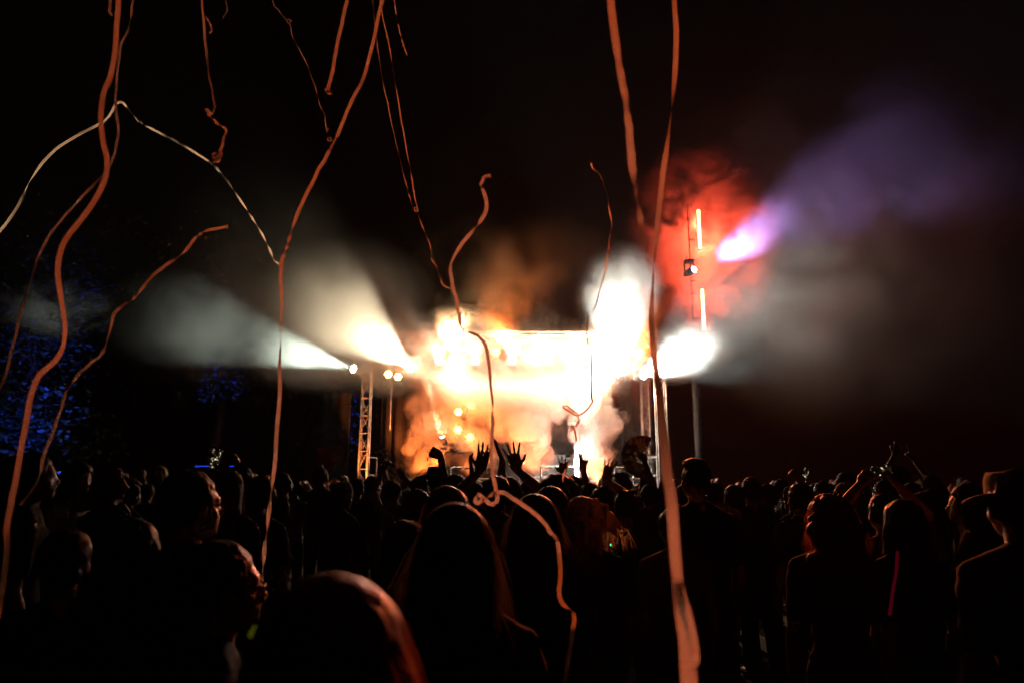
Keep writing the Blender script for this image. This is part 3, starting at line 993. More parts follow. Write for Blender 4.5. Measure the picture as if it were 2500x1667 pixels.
def hair_mesh(kind, fine=False, seed=0):
    rnd = random.Random(seed + len(kind))
    bm = bmesh.new()
    sk = HC + Vector((0, -.016, .02))
    vx = .008 if fine else .014
    def cap(g=.014, back=.0):
        ball(bm, sk + Vector((0, -.012 - back, .014)), (.079 + g, .092 + g, .094 + g), 3)
    if kind == 'short':
        cap(.010); ball(bm, sk + Vector((0, -.055, -.035)), (.07, .055, .062), 2)
        for _ in range(60):
            v = Vector((rnd.gauss(0, 1), rnd.gauss(0, 1), abs(rnd.gauss(0, 1)))).normalized()
            ball(bm, sk + Vector((v.x * .078, v.y * .09 - .012, .014 + v.z * .092)), .017 + .006 * rnd.random(), 1)
    elif kind == 'flattop':
        cap(.004); ball(bm, sk + Vector((0, .012, .095)), (.072, .085, .035), 3)
    elif kind == 'long':
        cap(.018)
        for k in range(16):
            t = k / 15
            w = .098 + .028 * math.sin(t * 2.2) + .02 * t
            ball(bm, sk + Vector((0, -.048 - .045 * min(1, t * 2), -.03 - .40 * t)), (w, .055 + .012 * (1 - t), .055), 2)
        for s in (-1, 1):
            for k in range(9):
                t = k / 8
                ball(bm, sk + Vector((s * (.085 + .012 * t), -.02 - .03 * t, -.02 - .27 * t)), (.026, .05, .045), 2)
    elif kind == 'shoulder':
        cap(.022)
        for k in range(12):
            t = k / 11
            ball(bm, sk + Vector((0, -.045 - .03 * t, -.02 - .2 * t)), (.102 + .022 * t, .062, .055), 2)
        for s in (-1, 1):
            for k in range(8):
                t = k / 7
                ball(bm, sk + Vector((s * (.088 + .02 * t), -.01, -.02 - .2 * t)), (.028, .055, .045), 2)
    elif kind in ('curly', 'afro', 'wavy'):
        R = {'curly': .022, 'afro': .05, 'wavy': .018}[kind]
        cap(R)
        for _ in range(110):
            v = Vector((rnd.gauss(0, 1), rnd.gauss(0, 1) - .35, rnd.gauss(0, 1) + .35)).normalized()
            if v.y > .55 and v.z < .35:
                continue
            ball(bm, sk + Vector((v.x * (.082 + R), v.y * (.095 + R), v.z * (.096 + R))), .02 + .012 * rnd.random(), 1)
        if kind == 'wavy':
            for _ in range(170):
                t = rnd.random()
                w = .105 + .055 * t + .02 * math.sin(t * 14)
                x = rnd.uniform(-1, 1)
                ball(bm, sk + Vector((x * w, -.05 - .045 * math.sqrt(max(0, 1 - x * x)) - rnd.random() * .03, -.02 - .37 * t)), .026 + .016 * rnd.random(), 1)
    elif kind in ('bun', 'pony'):
        cap(.012)
        ball(bm, sk + Vector((0, -.06, -.03)), (.066, .05, .06), 2)
        if kind == 'bun':
            ball(bm, sk + Vector((0, -.075, .095)), (.052, .052, .046), 3)
        else:
            for k in range(12):
                t = k / 11
                ball(bm, sk + Vector((.02 * math.sin(t * 3), -.115 - .03 * math.sin(t * 2.6), .05 - .30 * t)), .036 - .018 * t, 2)
    elif kind == 'blown':
        cap(.018)
        for k in range(60):
            t = rnd.random()
            ball(bm, sk + Vector((.06 + .17 * t, -.05 + rnd.gauss(0, .03), .04 - .10 * t + rnd.gauss(0, .03))), .03 * (1.1 - t * .7), 1)
        for k in range(10):
            t = k / 9
            ball(bm, sk + Vector((0, -.055 - .03 * t, -.02 - .25 * t)), (.10, .055, .05), 2)
    else:
        cap(.003)
        ball(bm, sk + Vector((0, -.05, -.03)), (.066, .05, .05), 2)
    # keep the face clear: shapes stay behind the hairline
    me = solidify(bm, 'hair', vx, 1, 2)
    for v in me.vertices:
        p = v.co
        if p.y > HC.y + .045 and p.z < HC.z + .062:
            p.y = HC.y + .045 - (p.y - HC.y - .045) * .5
        v.co = p + v.normal * ((.005 if fine else .009) * noise.fractal(Vector((p.x * 34, p.y * 34, p.z * (30 if kind in ('short', 'curly', 'afro') else 8))), 1, 2, 2))
    L = {'long': .22, 'shoulder': .13, 'wavy': .10, 'pony': .09, 'curly': .035, 'afro': .03, 'blown': .12}.get(kind, .035)
    n = 5000 if fine else 420
    if kind in ('long', 'shoulder', 'wavy'):
        n = int(n * 1.6)
    me2 = strands(me, n, seed + 3, L, .0007 if fine else .0013, .5 if kind in ('curly', 'afro', 'wavy', 'short') else .4, 1.0)
    bpy.data.meshes.remove(me)
    return me2


def hat_meshes(kind):
    bm = bmesh.new()
    c = HC + Vector((0, -.008, .02))
    def ring(prof, seg=40, wob=0):
        rows = []
        for r, z in prof:
            rows.append([bm.verts.new(c + Vector((r * math.cos(a) * .92, r * math.sin(a) * 1.06, z + wob * math.sin(2 * a) * max(0, r - .1) / .1))) for a in [6.2832 * i / seg for i in range(seg)]])
        for j in range(len(rows) - 1):
            for i in range(seg):
                bm.faces.new((rows[j][i], rows[j][(i + 1) % seg], rows[j + 1][(i + 1) % seg], rows[j + 1][i]))
        bm.faces.new(rows[-1])
    if kind == 'brim':
        ring([(.088, .012), (.13, .004), (.178, .018), (.180, .022), (.178, .026), (.13, .012), (.097, .022), (.098, .04), (.094, .09), (.082, .118), (.05, .116), (.02, .104)], 44, .03)
    elif kind == 'bucket':
        ring([(.092, .02), (.145, -.035), (.147, -.032), (.1, .035), (.097, .08), (.088, .115), (.05, .125)], 36)
    elif kind == 'cap':
        ring([(.092, .02), (.096, .024), (.098, .055), (.09, .09), (.066, .115), (.03, .126)], 36)
        m = Matrix.Translation(c + Vector((0, .13, .028))) @ Matrix.Rotation(-.2, 4, 'X')
        bmesh.ops.create_cone(bm, cap_ends=True, segments=24, radius1=.082, radius2=.08, depth=.006, matrix=m)
    elif kind == 'beanie':
        ring([(.096, -.02), (.1, -.015), (.1, .02), (.097, .03), (.096, .07), (.082, .11), (.05, .13), (.02, .137)], 36)
    me = bpy.data.meshes.new('hat'); bm.normal_update(); bm.to_mesh(me); bm.free()
    me.polygons.foreach_set('use_smooth', [True] * len(me.polygons))
    return me


BODY, HAIRS, HATS = {}, {}, {}


def put(name, me, mat, parent):
    o = bpy.data.objects.new(name, me); C.objects.link(o); o.parent = parent
    if not me.materials:
        me.materials.append(mat)
    o.material_slots[0].link = 'OBJECT'; o.material_slots[0].material = mat
    return o


def person(px, ytop, Y, hair, label, rot=0, top='black', haircol='black', skin=0, arms=None, hat=None, hatcol='black', fine=False, group='people in the crowd', tilt=0, glasses=False, hmin=1.5, hmax=2.0, hatfit=None):
    """one member of the crowd; (px, ytop) is where the top of the head shows at the distance Y"""
    p = at(px, ytop, Y)
    hatk = {'brim': .045, 'bucket': .025, 'cap': .02, 'beanie': .03}.get(hat, 0)
    base = {'afro': .05, 'bun': .06, 'bald': -.0}.get(hair, 0.02 if hair not in ('curly', 'wavy') else .03)
    h = p.z
    s = min(hmax, max(hmin, h)) / (1.722 + max(hatk, base))
    root = bpy.data.objects.new('person', None)
    rot = math.radians(rot)
    loc = Vector((p.x, Y, 0))
    R = Matrix.Rotation(-rot, 3, 'Z')
    specs = [None, None]
    for a in (arms or []):
        w = at(a['px'][0], a['px'][1], a.get('Y', Y + .12))
        q = dict(a); q['wrist'] = R @ (w - loc) / s
        for k in ('dir', 'palm', 'elbow'):
            if k in a:
                q[k] = R @ Vector(a[k])
        specs[1 if a['side'] == 'r' else 0] = q
    key = (None, None, fine) if specs == [None, None] else label
    if key not in BODY:
        BODY[key] = body_meshes(specs[0], specs[1], fine or bool(arms), any(a.get('sharp') for a in arms or []))
    b, t, tr = BODY[key]
    C.objects.link(root)
    root.location = loc; root.rotation_euler = (0, tilt, rot); root.scale = (s, s, s)
    root.empty_display_size = .1
    tag(root, label, 'person', group)
    put('body', b, SKIN[skin], root)
    put('top', t, TOP[top], root)
    put('trousers', tr, TOP['denim'], root)
    if hair:
        hk = (hair, fine)
        if hk not in HAIRS:
            HAIRS[hk] = hair_mesh(hair, fine, 7)
        put('hair', HAIRS[hk], HAIR[haircol], root)
    if hat:
        if hat not in HATS:
            HATS[hat] = hat_meshes(hat)
        ho = put('hat', HATS[hat], TOP[hatcol], root)
        if hatfit:
            ho.scale = (hatfit,) * 3; ho.location = HC * (1 - hatfit)
    if glasses:
        bm = bmesh.new()
        for q in (-1, 1):
            rod(bm, HC + Vector((q * .078, .0, .012)), HC + Vector((q * .072, .092, .014)), .003, seg=6)
            rod(bm, HC + Vector((q * .072, .092, .014)), HC + Vector((q * .01, .104, .012)), .003, seg=6)
            rod(bm, HC + Vector((q * .068, .094, -.022)), HC + Vector((q * .014, .104, -.022)), .003, seg=6)
            rod(bm, HC + Vector((q * .070, .093, .014)), HC + Vector((q * .068, .094, -.022)), .003, seg=6)
            rod(bm, HC + Vector((q * .012, .104, .012)), HC + Vector((q * .014, .104, -.022)), .003, seg=6)
        rod(bm, HC + Vector((-.012, .104, .010)), HC + Vector((.012, .104, .010)), .003, seg=6)
        build('glasses', bm, MAT['black_metal'], root)
    return root
# ------------------------------------------------------------------ the crowd, nearest first
P = person
SPOTS = []


def PP(px, yt, Y, hair, label, **k):
    SPOTS.append((at(px, yt, Y).x, Y, .42))
    return P(px, yt, Y, hair, label, **k)


PP(815, 1416, .92, 'shoulder', 'person with reddish hair whose blurred head fills the bottom edge', haircol='auburn', fine=True, top='black', rot=6)
PP(1115, 1232, 1.95, 'long', 'woman with long straight hair falling down her back, ribbon by her shoulder', haircol='brown', fine=True, top='charcoal', rot=-8)
PP(545, 1318, 1.9, 'short', 'man in glasses in profile in front of the tall man, thin ribbon at his cheek', haircol='black', fine=True, top='black', rot=-62, glasses=True)
PP(470, 1146, 2.7, 'short', 'tall man in glasses and collared jacket turning his head aside', haircol='black', fine=True, top='navy', rot=-40, glasses=True)
PP(2502, 1128, 2.65, 'short', 'man in a wide brimmed hat and loose shirt at the field edge', haircol='brown', fine=True, top='olive', rot=-4, hat='brim', hatcol='straw', hatfit=.93, tilt=-.03)
PP(1093, 1190, 3.2, 'shoulder', 'person with a rounded reddish bob just behind the long haired woman', haircol='auburn', fine=True, top='black', rot=-4)
PP(990, 1268, 2.7, 'short', 'person in a pale rimmed top half hidden behind the long haired woman', haircol='black', top='grey', rot=10, tilt=.0, hmin=1.3)
PP(1305, 1208, 3.0, 'long', 'woman with long dark hair under the pale ribbon hanging across the crowd', haircol='brown', fine=True, top='black', rot=6)
PP(1345, 1190, 4.0, 'shoulder', 'person with a reddish dark bob behind the woman under the pale ribbon', haircol='black', top='black', rot=0)
PP(1362, 1160, 4.6, 'afro', 'person with a big curly head of hair below the spark fountain', haircol='black', top='black', rot=4)
PP(1420, 1213, 3.8, 'blown', 'person with fair hair blown sideways', haircol='blond', top='black', rot=5)
PP(1402, 1162, 7.0, 'long', 'narrow headed person with straight hair right below the spark column', haircol='black', top='black')
PP(1527, 1199, 4.9, 'bald', 'man with shaved head and sunglasses pushed up on top', top='charcoal', rot=-6, skin=1)
PP(1697, 1122, 4.6, 'flattop', 'tall man with a flat top haircut beside the blurred orange ribbon', haircol='black', top='black', rot=8, hmax=2.05)
PP(1668, 1182, 6.2, 'short', 'person with short cropped hair peering past the tall flat topped man', haircol='brown', top='black', rot=30)
PP(1640, 1222, 4.2, 'bun', 'person with tied up hair half behind the blurred orange ribbon', haircol='brown', top='grey', rot=10)
PP(2025, 1205, 3.6, 'wavy', 'woman with long wavy ginger hair down her back', haircol='auburn', fine=True, top='black', rot=-6)
PP(2153, 1204, 4.4, 'short', 'person filming with a phone held up in both hands', haircol='black', top='maroon', rot=2,
   arms=[dict(side='l', px=(2103, 1178), pose='grip', Y=4.55, palm=(.6, .6, 0), elbow=(-.5, -.3, -1)), dict(side='r', px=(2188, 1178), pose='grip', Y=4.55, palm=(-.6, .6, 0), elbow=(.6, -.3, -1))])
PP(2200, 1222, 3.7, 'shoulder', 'person in a dark top with a bright pink strap down the back', haircol='black', top='black', rot=10)
PP(2362, 1178, 4.2, 'long', 'woman with long hair turned in profile next to the brim hat', haircol='brown', top='black', rot=55)
PP(2245, 1185, 5.0, 'bun', 'person with bare pale shoulder and tied hair near the pink strap', haircol='black', top='white', rot=40)

# left of the stage
PP(165, 1290, 2.5, 'short', 'low dark head and shoulders beside the wide dark red ribbon', haircol='black', top='black', rot=30, hmin=1.4)
PP(330, 1270, 2.9, 'shoulder', 'dark bob haired head close before the frizzy haired person', haircol='black', top='black', rot=22, hmin=1.4)
PP(85, 1102, 4.0, 'short', 'tall person in profile with orange lit cheek below the blue tree', haircol='black', top='black', rot=-55, hmax=2.05)
PP(18, 1130, 5.6, 'curly', 'curly haired person at the edge below the blue tree', haircol='brown', top='black', rot=-15)
PP(195, 1128, 5.8, 'shoulder', 'woman in a white top turning back from the stage with a paper', haircol='brown', top='white', rot=-115)
PP(275, 1143, 5.4, 'curly', 'person with frizzy hair beside the woman with the paper', haircol='auburn', top='black', rot=-20)
PP(338, 1143, 11, 'short', 'small far off person with orange lit face, past the frizzy hair', top='charcoal', rot=120, skin=0)
PP(392, 1136, 9.5, 'long', 'far off fair haired person beside the tall man in glasses', haircol='blond', top='black', rot=-30)
PP(440, 1148, 8.0, 'short', 'short haired person just behind the tall man in glasses', top='black')
PP(560, 1148, 4.8, 'long', 'woman with long hair holding a small bright phone overhead', haircol='auburn', top='black', rot=-10,
   arms=[dict(side='l', px=(538, 1140), pose='grip', Y=5.0, palm=(.4, .7, 0), elbow=(-.6, -.3, -1))])
PP(597, 1138, 8.6, 'short', 'bearded man with orange lit profile past the small bright phone', top='black', rot=-70)
PP(634, 1165, 5.2, 'curly', 'person with a round mop of hair and bare shoulders by the thin ribbon', haircol='brown', top='black', rot=-10)
PP(692, 1152, 8.5, 'pony', 'person with a pony tail turned aside below the greenish beam', haircol='brown', top='charcoal', rot=-60)
PP(722, 1168, 9.5, 'short', 'short haired person near the red feather plume', top='grey', rot=-20)
PP(785, 1143, 9.2, 'bald', 'bald man with orange rimmed head at the red feather plume', top='black', rot=-15,
   arms=[dict(side='l', px=(757, 1152), pose='relaxed', Y=9.3)])
PP(836, 1177, 6.6, 'short', 'man in a pale cap with a glowing rim along his shoulders', top='charcoal', rot=-35, hat='beanie', hatcol='white')
PP(872, 1166, 8.2, 'short', 'dark headed person at the foot of the lattice tower', top='black')
PP(908, 1160, 8.8, 'short', 'person at the foot of the lattice tower reaching one arm up', top='black', rot=5,
   arms=[dict(side='r', px=(932, 1128), pose='open', Y=8.9, elbow=(.4, -.4, -1))])
PP(962, 1166, 8.4, 'bun', 'person with a top knot below the dark side wing', haircol='brown', top='white', rot=-20,
   arms=[dict(side='l', px=(934, 1150), pose='relaxed', Y=8.6), dict(side='r', px=(985, 1162), pose='relaxed', Y=8.5)])
PP(1026, 1160, 7.4, 'short', 'round headed person below the side drape', top='black')
PP(1020, 1196, 5.0, 'shoulder', 'person with a smooth reddish bob beside the rounded bob', haircol='auburn', top='black')
PP(1066, 1132, 7.2, 'short', 'person in a felt hat with a curled brim under the raised fist', top='black', rot=20, hat='brim', hatcol='charcoal')
PP(1112, 1156, 5.9, 'short', 'person raising a clenched fist on a bent arm', top='black', rot=10,
   arms=[dict(side='l', px=(1076, 1112), pose='fist', sharp=True, Y=6.0, palm=(0, 1, 0), elbow=(1.0, -.2, -.25), dir=(-.9, .1, .45))])
PP(1160, 1176, 7.2, 'short', 'person holding up one loosely curled hand', top='black',
   arms=[dict(side='l', px=(1152, 1143), pose='relaxed', Y=7.3, palm=(1, .3, 0), elbow=(.3, -.3, -1), dir=(-.25, 0, 1))])
PP(1213, 1160, 4.75, 'short', 'person with both big hands spread high against the orange smoke', top='black', skin=1,
   arms=[dict(side='l', px=(1172, 1148), pose='flat', sharp=True, Y=4.9, palm=(0, 1, 0), elbow=(-.55, -.2, -1), dir=(.22, 0, 1), thumb=1),
         dict(side='r', px=(1262, 1146), pose='open', Y=4.9, palm=(0, 1, 0), elbow=(.8, -.2, -.6), dir=(-.26, 0, 1), thumb=-1)])
PP(1243, 1166, 6.0, 'shoulder', 'person whose slim hand shows between the two spread hands', haircol='brown', top='black',
   arms=[dict(side='l', px=(1226, 1122), pose='flat', sharp=True, Y=6.1, palm=(1, .2, 0), elbow=(.5, -.3, -1), dir=(-.42, 0, 1), thumb=1)])
PP(1288, 1174, 7.6, 'short', 'short haired person between the spread hand and the big curly head', top='black', rot=-20)
PP(1378, 1190, 6.4, 'pony', 'person with one small hand up against the spark glow', haircol='black', top='black',
   arms=[dict(side='l', px=(1373, 1158), pose='open', Y=6.6, palm=(0, 1, 0), elbow=(.2, -.3, -1), dir=(.1, 0, 1))])
PP(1440, 1176, 6.6, 'short', 'person pointing two fingers up beside the spark fountain', top='black',
   arms=[dict(side='l', px=(1424, 1148), pose='peace', Y=6.7, palm=(.6, .6, 0), elbow=(.3, -.3, -1), dir=(-.02, 0, 1))])
PP(1470, 1186, 5.4, 'short', 'person with an open hand tilted towards the fan', top='black', rot=-8,
   arms=[dict(side='r', px=(1478, 1172), pose='open', sharp=True, Y=5.5, palm=(.5, .6, 0), elbow=(.5, -.3, -1), dir=(.28, 0, 1), thumb=-1)])
PP(1518, 1146, 8.6, 'bun', 'person wearing a puffy dark cap below the fan', top='black', hat='bucket', hatcol='black')
PP(1582, 1182, 7.6, 'short', 'person holding the round folding fan up high', top='black',
   arms=[dict(side='r', px=(1574, 1128), pose='fist', Y=7.7, palm=(-.3, 1, 0), elbow=(.3, -.3, -1), dir=(-.1, 0, 1))])
PP(1625, 1164, 8.2, 'short', 'person with thin lit hairline just past the orange ribbon', haircol='brown', top='black')
PP(1742, 1180, 7.5, 'short', 'person in a dark cap next to the tall flat topped man', top='black', hat='cap', hatcol='charcoal')
PP(1790, 1182, 6.2, 'short', 'person with rim lit rounded head, first past the dark cap', top='charcoal', rot=15)
PP(1832, 1164, 6.6, 'short', 'taller dark headed person behind the rim lit rounded head', top='black')
PP(1870, 1180, 6.8, 'short', 'boyish person in profile with orange lit chin', top='black', rot=62, skin=1)
PP(1904, 1168, 9.5, 'short', 'distant person in profile with a lit forehead', top='grey', rot=80)
PP(1935, 1187, 7.2, 'short', 'bald spotted person in a hooded jacket facing the dark field', top='grey', rot=30, hat='beanie', hatcol='maroon')
PP(1950, 1178, 5.6, 'short', 'person in a light rimmed jacket holding up a tiny lit phone', top='charcoal', rot=12,
   arms=[dict(side='r', px=(1958, 1176), pose='grip', Y=5.9, elbow=(.5, -.3, -1))])
PP(2005, 1172, 8.6, 'pony', 'person with a loose lock of hair behind the wavy ginger hair', haircol='brown', top='black', rot=40)
PP(2062, 1150, 8.2, 'short', 'tall far off person in profile behind the phone user', top='black', rot=65, skin=1)
PP(2062, 1176, 5.6, 'short', 'grey haired person beside the wavy ginger hair', haircol='grey', top='black', rot=25)
PP(2155, 1172, 6.2, 'short', 'short haired man seen just under the phone screen', haircol='brown', top='black', rot=18)
PP(2222, 1176, 8.0, 'short', 'far off person with lit cheek beyond the phone screen', top='maroon', rot=70)
PP(2268, 1158, 8.6, 'long', 'dim long haired person beyond the bare pale shoulder', haircol='brown', top='black', rot=20)
PP(2290, 1178, 9.5, 'short', 'dim short haired person in the far field gap', top='grey', rot=90)
PP(2195, 1136, 9.0, 'short', 'person raising both thin arms beyond the phone', top='black',
   arms=[dict(side='l', px=(2183, 1110), pose='open', Y=9.1), dict(side='r', px=(2230, 1120), pose='point', Y=9.1)])

# small things people wear; the pink strap is given emission to show
def worn(name, owner, bm, mat):
    o = build(name, bm, mat, owner)
    bpy.context.view_layer.update()
    o.matrix_parent_inverse = owner.matrix_world.inverted()
    return o


PEOPLE = {o['label']: o for o in bpy.data.objects if o.get('category') == 'person'}
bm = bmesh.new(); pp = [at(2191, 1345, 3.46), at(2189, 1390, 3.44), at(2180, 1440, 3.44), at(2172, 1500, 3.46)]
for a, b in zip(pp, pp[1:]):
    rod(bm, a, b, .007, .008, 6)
worn('strap', PEOPLE['person in a dark top with a bright pink strap down the back'], bm, emat('pink strap with emission', (1, .01, .08), .045))  # emission put into the strap, black without it
bm = bmesh.new(); rod(bm, at(612, 1552, .94), at(624, 1528, .95), .0035, .0025, 8)
worn('glow_earring', PEOPLE['person with reddish hair whose blurred head fills the bottom edge'], bm, emat('yellow green glow', (.55, .6, .02), .09))
bm = bmesh.new(); ball(bm, at(1491, 1329, 4.62), .006, 2)
worn('badge_light', PEOPLE['man with shaved head and sunglasses pushed up on top'], bm, emat('green diode', (.1, 1, .35), 1.5))
bm = bmesh.new()
q = at(1531, 1200, 4.86)
for sg in (-1, 1):
    bx(bm, q + Vector((sg * .034, 0, 0)), (.056, .012, .026))
bx(bm, q, (.03, .01, .008))
worn('sunglasses', PEOPLE['man with shaved head and sunglasses pushed up on top'], bm, pmat('glossy lens', (.01, .01, .01), .08))

# on the stage: one person by the rear tower
p_ = at(1586, 1083, 19.2)
r_ = P(1586, 1083, 19.2, 'long', 'person in sunglasses and cap standing on stage behind the folding fan', rot=170, top='grey', haircol='brown', hat='cap', hatcol='charcoal', glasses=True, hmax=5, hmin=1, group='people on the stage')
r_.scale = (1, 1, 1); r_.location.z = p_.z - 1.76

# the rest of the crowd: a loose scatter that fills the field up to the stage
rnd = random.Random(21)
KINDS = [('short', 'short haired person'), ('long', 'long haired person'), ('shoulder', 'bob haired person'), ('curly', 'curly haired person'), ('pony', 'pony tailed person'), ('bun', 'person with a hair bun'), ('wavy', 'wavy haired person')]
ZONES = [(125, 'below the tall blue tree'), (250, 'near the woman with the paper'), (375, 'near the frizzy hair'), (500, 'around the tall man in glasses'), (600, 'below the small overhead phone'),
         (700, 'below the low greenish beam'), (800, 'near the red plume'), (900, 'below the orange lit tower'), (1000, 'below the dark side wing'), (1090, 'near the raised fist'), (1180, 'below the round orange lamps'),
         (1270, 'near the spread hands'), (1350, 'behind the looped pale ribbon'), (1440, 'below the spark fountain'), (1530, 'near the shaved head'), (1620, 'below the folding fan'), (1720, 'near the flat topped man'),
         (1830, 'below the light bar mast'), (1950, 'near the boyish profile'), (2080, 'near the wavy ginger hair'), (2200, 'below the video phone'), (2330, 'near the pink strap'), (9e9, 'near the brim hat')]
USED = {}
Y = 2.7
while Y < 15.5:
    half = Y * .80 + .3
    x = -half + rnd.random() * .7
    while x < half:
        xx, yy = x + rnd.uniform(-.16, .16), Y + rnd.uniform(-.25, .25)
        ok = all(abs(xx - a) > r + .08 or abs(yy - b) > .5 for a, b, r in SPOTS)
        if ok:
            # the sight lines to the people described above stay free
            ok = all(not (b > yy and abs(xx / yy - a / b) * 1667 < 12 + 110 / yy and b < 9.6) for a, b, r in SPOTS)
        h = min(1.80, max(1.50, rnd.gauss(1.64, .06)))
        if yy < 4:
            h = min(h, 1.62)
        den = yy * cp + (h - CAM_Z) * sp
        px = 1250 + F * xx / den
        yt = 833.5 - F * ((h - CAM_Z) * cp - yy * sp) / den
        zone = next(z for b, z in ZONES if px < b)
        row = 'deep in the crowd' if yy > 10 else 'midway in the crowd' if yy > 6 else 'in the nearer rows'
        free = [k for k in KINDS if k[0] not in USED.setdefault((zone, row), [])]
        if ok and free:
            k, kl = free[0] if rnd.random() < .3 else rnd.choice(free)
            USED[(zone, row)].append(k)
            P(px, yt, yy, k, kl + ' ' + row + ', ' + zone, rot=rnd.gauss(0, 16), top=rnd.choice(['black', 'charcoal', 'black', 'navy', 'olive', 'maroon']), haircol=rnd.choice(['black', 'black', 'brown', 'brown', 'auburn']), skin=rnd.choice([0, 0, 1, 2]))
        x += rnd.uniform(.56, .8)
    Y += .8 if Y < 6 else 1.1

# ------------------------------------------------------------------ things people hold
def fan(c, R, label):
    root = empty('folding_fan', c, label, 'hand fan')
    n = 26; a0, a1 = math.radians(62), math.radians(292)
    bm = bmesh.new(); uv = []
    rows = []
    for i in range(n * 2 + 1):
        a = a0 + (a1 - a0) * i / (n * 2)
        dy = .006 if i % 2 else -.006
        rows.append([bm.verts.new((math.cos(a) * R * f, dy * f, math.sin(a) * R * f)) for f in (.34, .5, .68, .85, 1.0)])
    for i in range(n * 2):
        for j in range(4):
            bm.faces.new((rows[i][j], rows[i + 1][j], rows[i + 1][j + 1], rows[i][j + 1]))
    m = bpy.data.materials.new('printed fan paper'); m.use_nodes = True
    nn = m.node_tree.nodes; ll = m.node_tree.links
    tc = nn.new('ShaderNodeTexCoord'); vo = nn.new('ShaderNodeTexVoronoi'); vo.inputs['Scale'].default_value = 22
    ll.new(tc.outputs['Object'], vo.inputs['Vector'])
    rp = nn.new('ShaderNodeValToRGB'); rp.color_ramp.interpolation = 'CONSTANT'
    for pos, col in ((.0, (.05, .03, .12, 1)), (.3, (.35, .24, .05, 1)), (.5, (.2, .05, .07, 1)), (.65, (.06, .05, .14, 1)), (.85, (.3, .25, .12, 1))):
        e = rp.color_ramp.elements[0] if pos == 0 else rp.color_ramp.elements.new(pos)
        e.color = col
    sx = nn.new('ShaderNodeSeparateColor'); ll.new(vo.outputs['Color'], sx.inputs[0]); ll.new(sx.outputs[0], rp.inputs[0])
    b = nn['Principled BSDF']; ll.new(rp.outputs[0], b.inputs['Base Color']); b.inputs['Roughness'].default_value = .7
    t = nn.new('ShaderNodeBsdfTranslucent'); ll.new(rp.outputs[0], t.inputs[0])
    mx = nn.new('ShaderNodeMixShader'); mx.inputs[0].default_value = .12
    ll.new(b.outputs[0], mx.inputs[1]); ll.new(t.outputs[0], mx.inputs[2]); ll.new(mx.outputs[0], nn['Material Output'].inputs['Surface'])
    build('fan_leaf', bm, m, root)
    bm = bmesh.new(); bx(bm, (R * .5, 0, 0), (R * 1.0, .006, .009)); me = bpy.data.meshes.new('rib'); bm.to_mesh(me); bm.free(); me.materials.append(MAT['black_metal'])
    for i in range(18):
        a = a0 + (a1 - a0) * i / 17
        o = link_mesh('rib', me, None, root); o.rotation_euler = (0, -a, 0); o.location = (0, -.012, 0)
    bm = bmesh.new(); rod(bm, (0, -.022, 0), (0, .015, 0), .012); build('rivet', bm, MAT['black_metal'], root)


fan(at(1568, 1114, 7.66), .235, 'round folding fan with dark ribs and a colourful print')


def phone(c, w, h, rot, label, kind):
    root = empty('phone', c, label, 'phone', None)
    root.rotation_euler = rot
    bm = bmesh.new(); bx(bm, (0, 0, 0), (w, .009, h)); bmesh.ops.bevel(bm, geom=bm.edges[:], offset=.004, segments=2, affect='EDGES'); build('case', bm, MAT['black_metal'], root)
    m = bpy.data.materials.new('phone screen ' + kind); m.use_nodes = True
    n = m.node_tree.nodes; l = m.node_tree.links; n.remove(n['Principled BSDF'])
    e = n.new('ShaderNodeEmission'); e.inputs[0].default_value = (1, .85, .5, 1)
    tc = n.new('ShaderNodeTexCoord'); vo = n.new('ShaderNodeTexVoronoi'); vo.inputs['Scale'].default_value = 45 if kind == 'video' else 90
    mp = n.new('ShaderNodeMapping'); mp.inputs['Scale'].default_value = (1, .01, 1); l.new(tc.outputs['Object'], mp.inputs[0]); l.new(mp.outputs[0], vo.inputs['Vector'])
    mr = n.new('ShaderNodeMapRange'); mr.inputs['From Min'].default_value = .32; mr.inputs['From Max'].default_value = .1; mr.inputs['To Min'].default_value = .012; mr.inputs['To Max'].default_value = 3.5
    l.new(vo.outputs['Distance'], mr.inputs['Value'])
    no = n.new('ShaderNodeTexNoise'); no.inputs['Scale'].default_value = 22; l.new(tc.outputs['Object'], no.inputs['Vector'])
    mr2 = n.new('ShaderNodeMapRange'); mr2.inputs['From Min'].default_value = .42; mr2.inputs['From Max'].default_value = .62
    l.new(no.outputs['Fac'], mr2.inputs['Value'])
    mu = n.new('ShaderNodeMath'); mu.operation = 'MULTIPLY'; l.new(mr.outputs[0], mu.inputs[0]); l.new(mr2.outputs[0], mu.inputs[1]); l.new(mu.outputs[0], e.inputs[1])
    l.new(e.outputs[0], n['Material Output'].inputs['Surface']); m.cycles.emission_sampling = 'NONE'
    bm = bmesh.new(); bx(bm, (0, -.0055, 0), (w * .95, .002, h * .92)); build('screen', bm, m, root)


phone(at(2148, 1150, 4.6), .16, .078, (0, -.05, .05), 'phone held sideways recording the show, lights on its screen', 'video')
phone(at(527, 1118, 5.05), .075, .15, (.1, .15, .2), 'small phone held overhead before the blue light strip', 'photo')
phone(at(1964, 1160, 5.95), .07, .14, (.1, .4, .5), 'tiny lit phone held above the jacketed person', 'still')

# paper in the hand of the woman in white
o_p = at(215, 1220, 5.3)
bm = bmesh.new(); bmesh.ops.create_grid(bm, x_segments=8, y_segments=6, size=.5)
for v in bm.verts:
    v.co = Vector((v.co.x * .21, .012 * math.sin(v.co.x * 5), v.co.y * .15))
o = build('paper_sheet', bm, TOP['white'], None, True); o.modifiers.new('t', 'SOLIDIFY').thickness = .001
o.location = o_p; tag(o, 'white sheet of paper held by the woman turning back', 'paper')

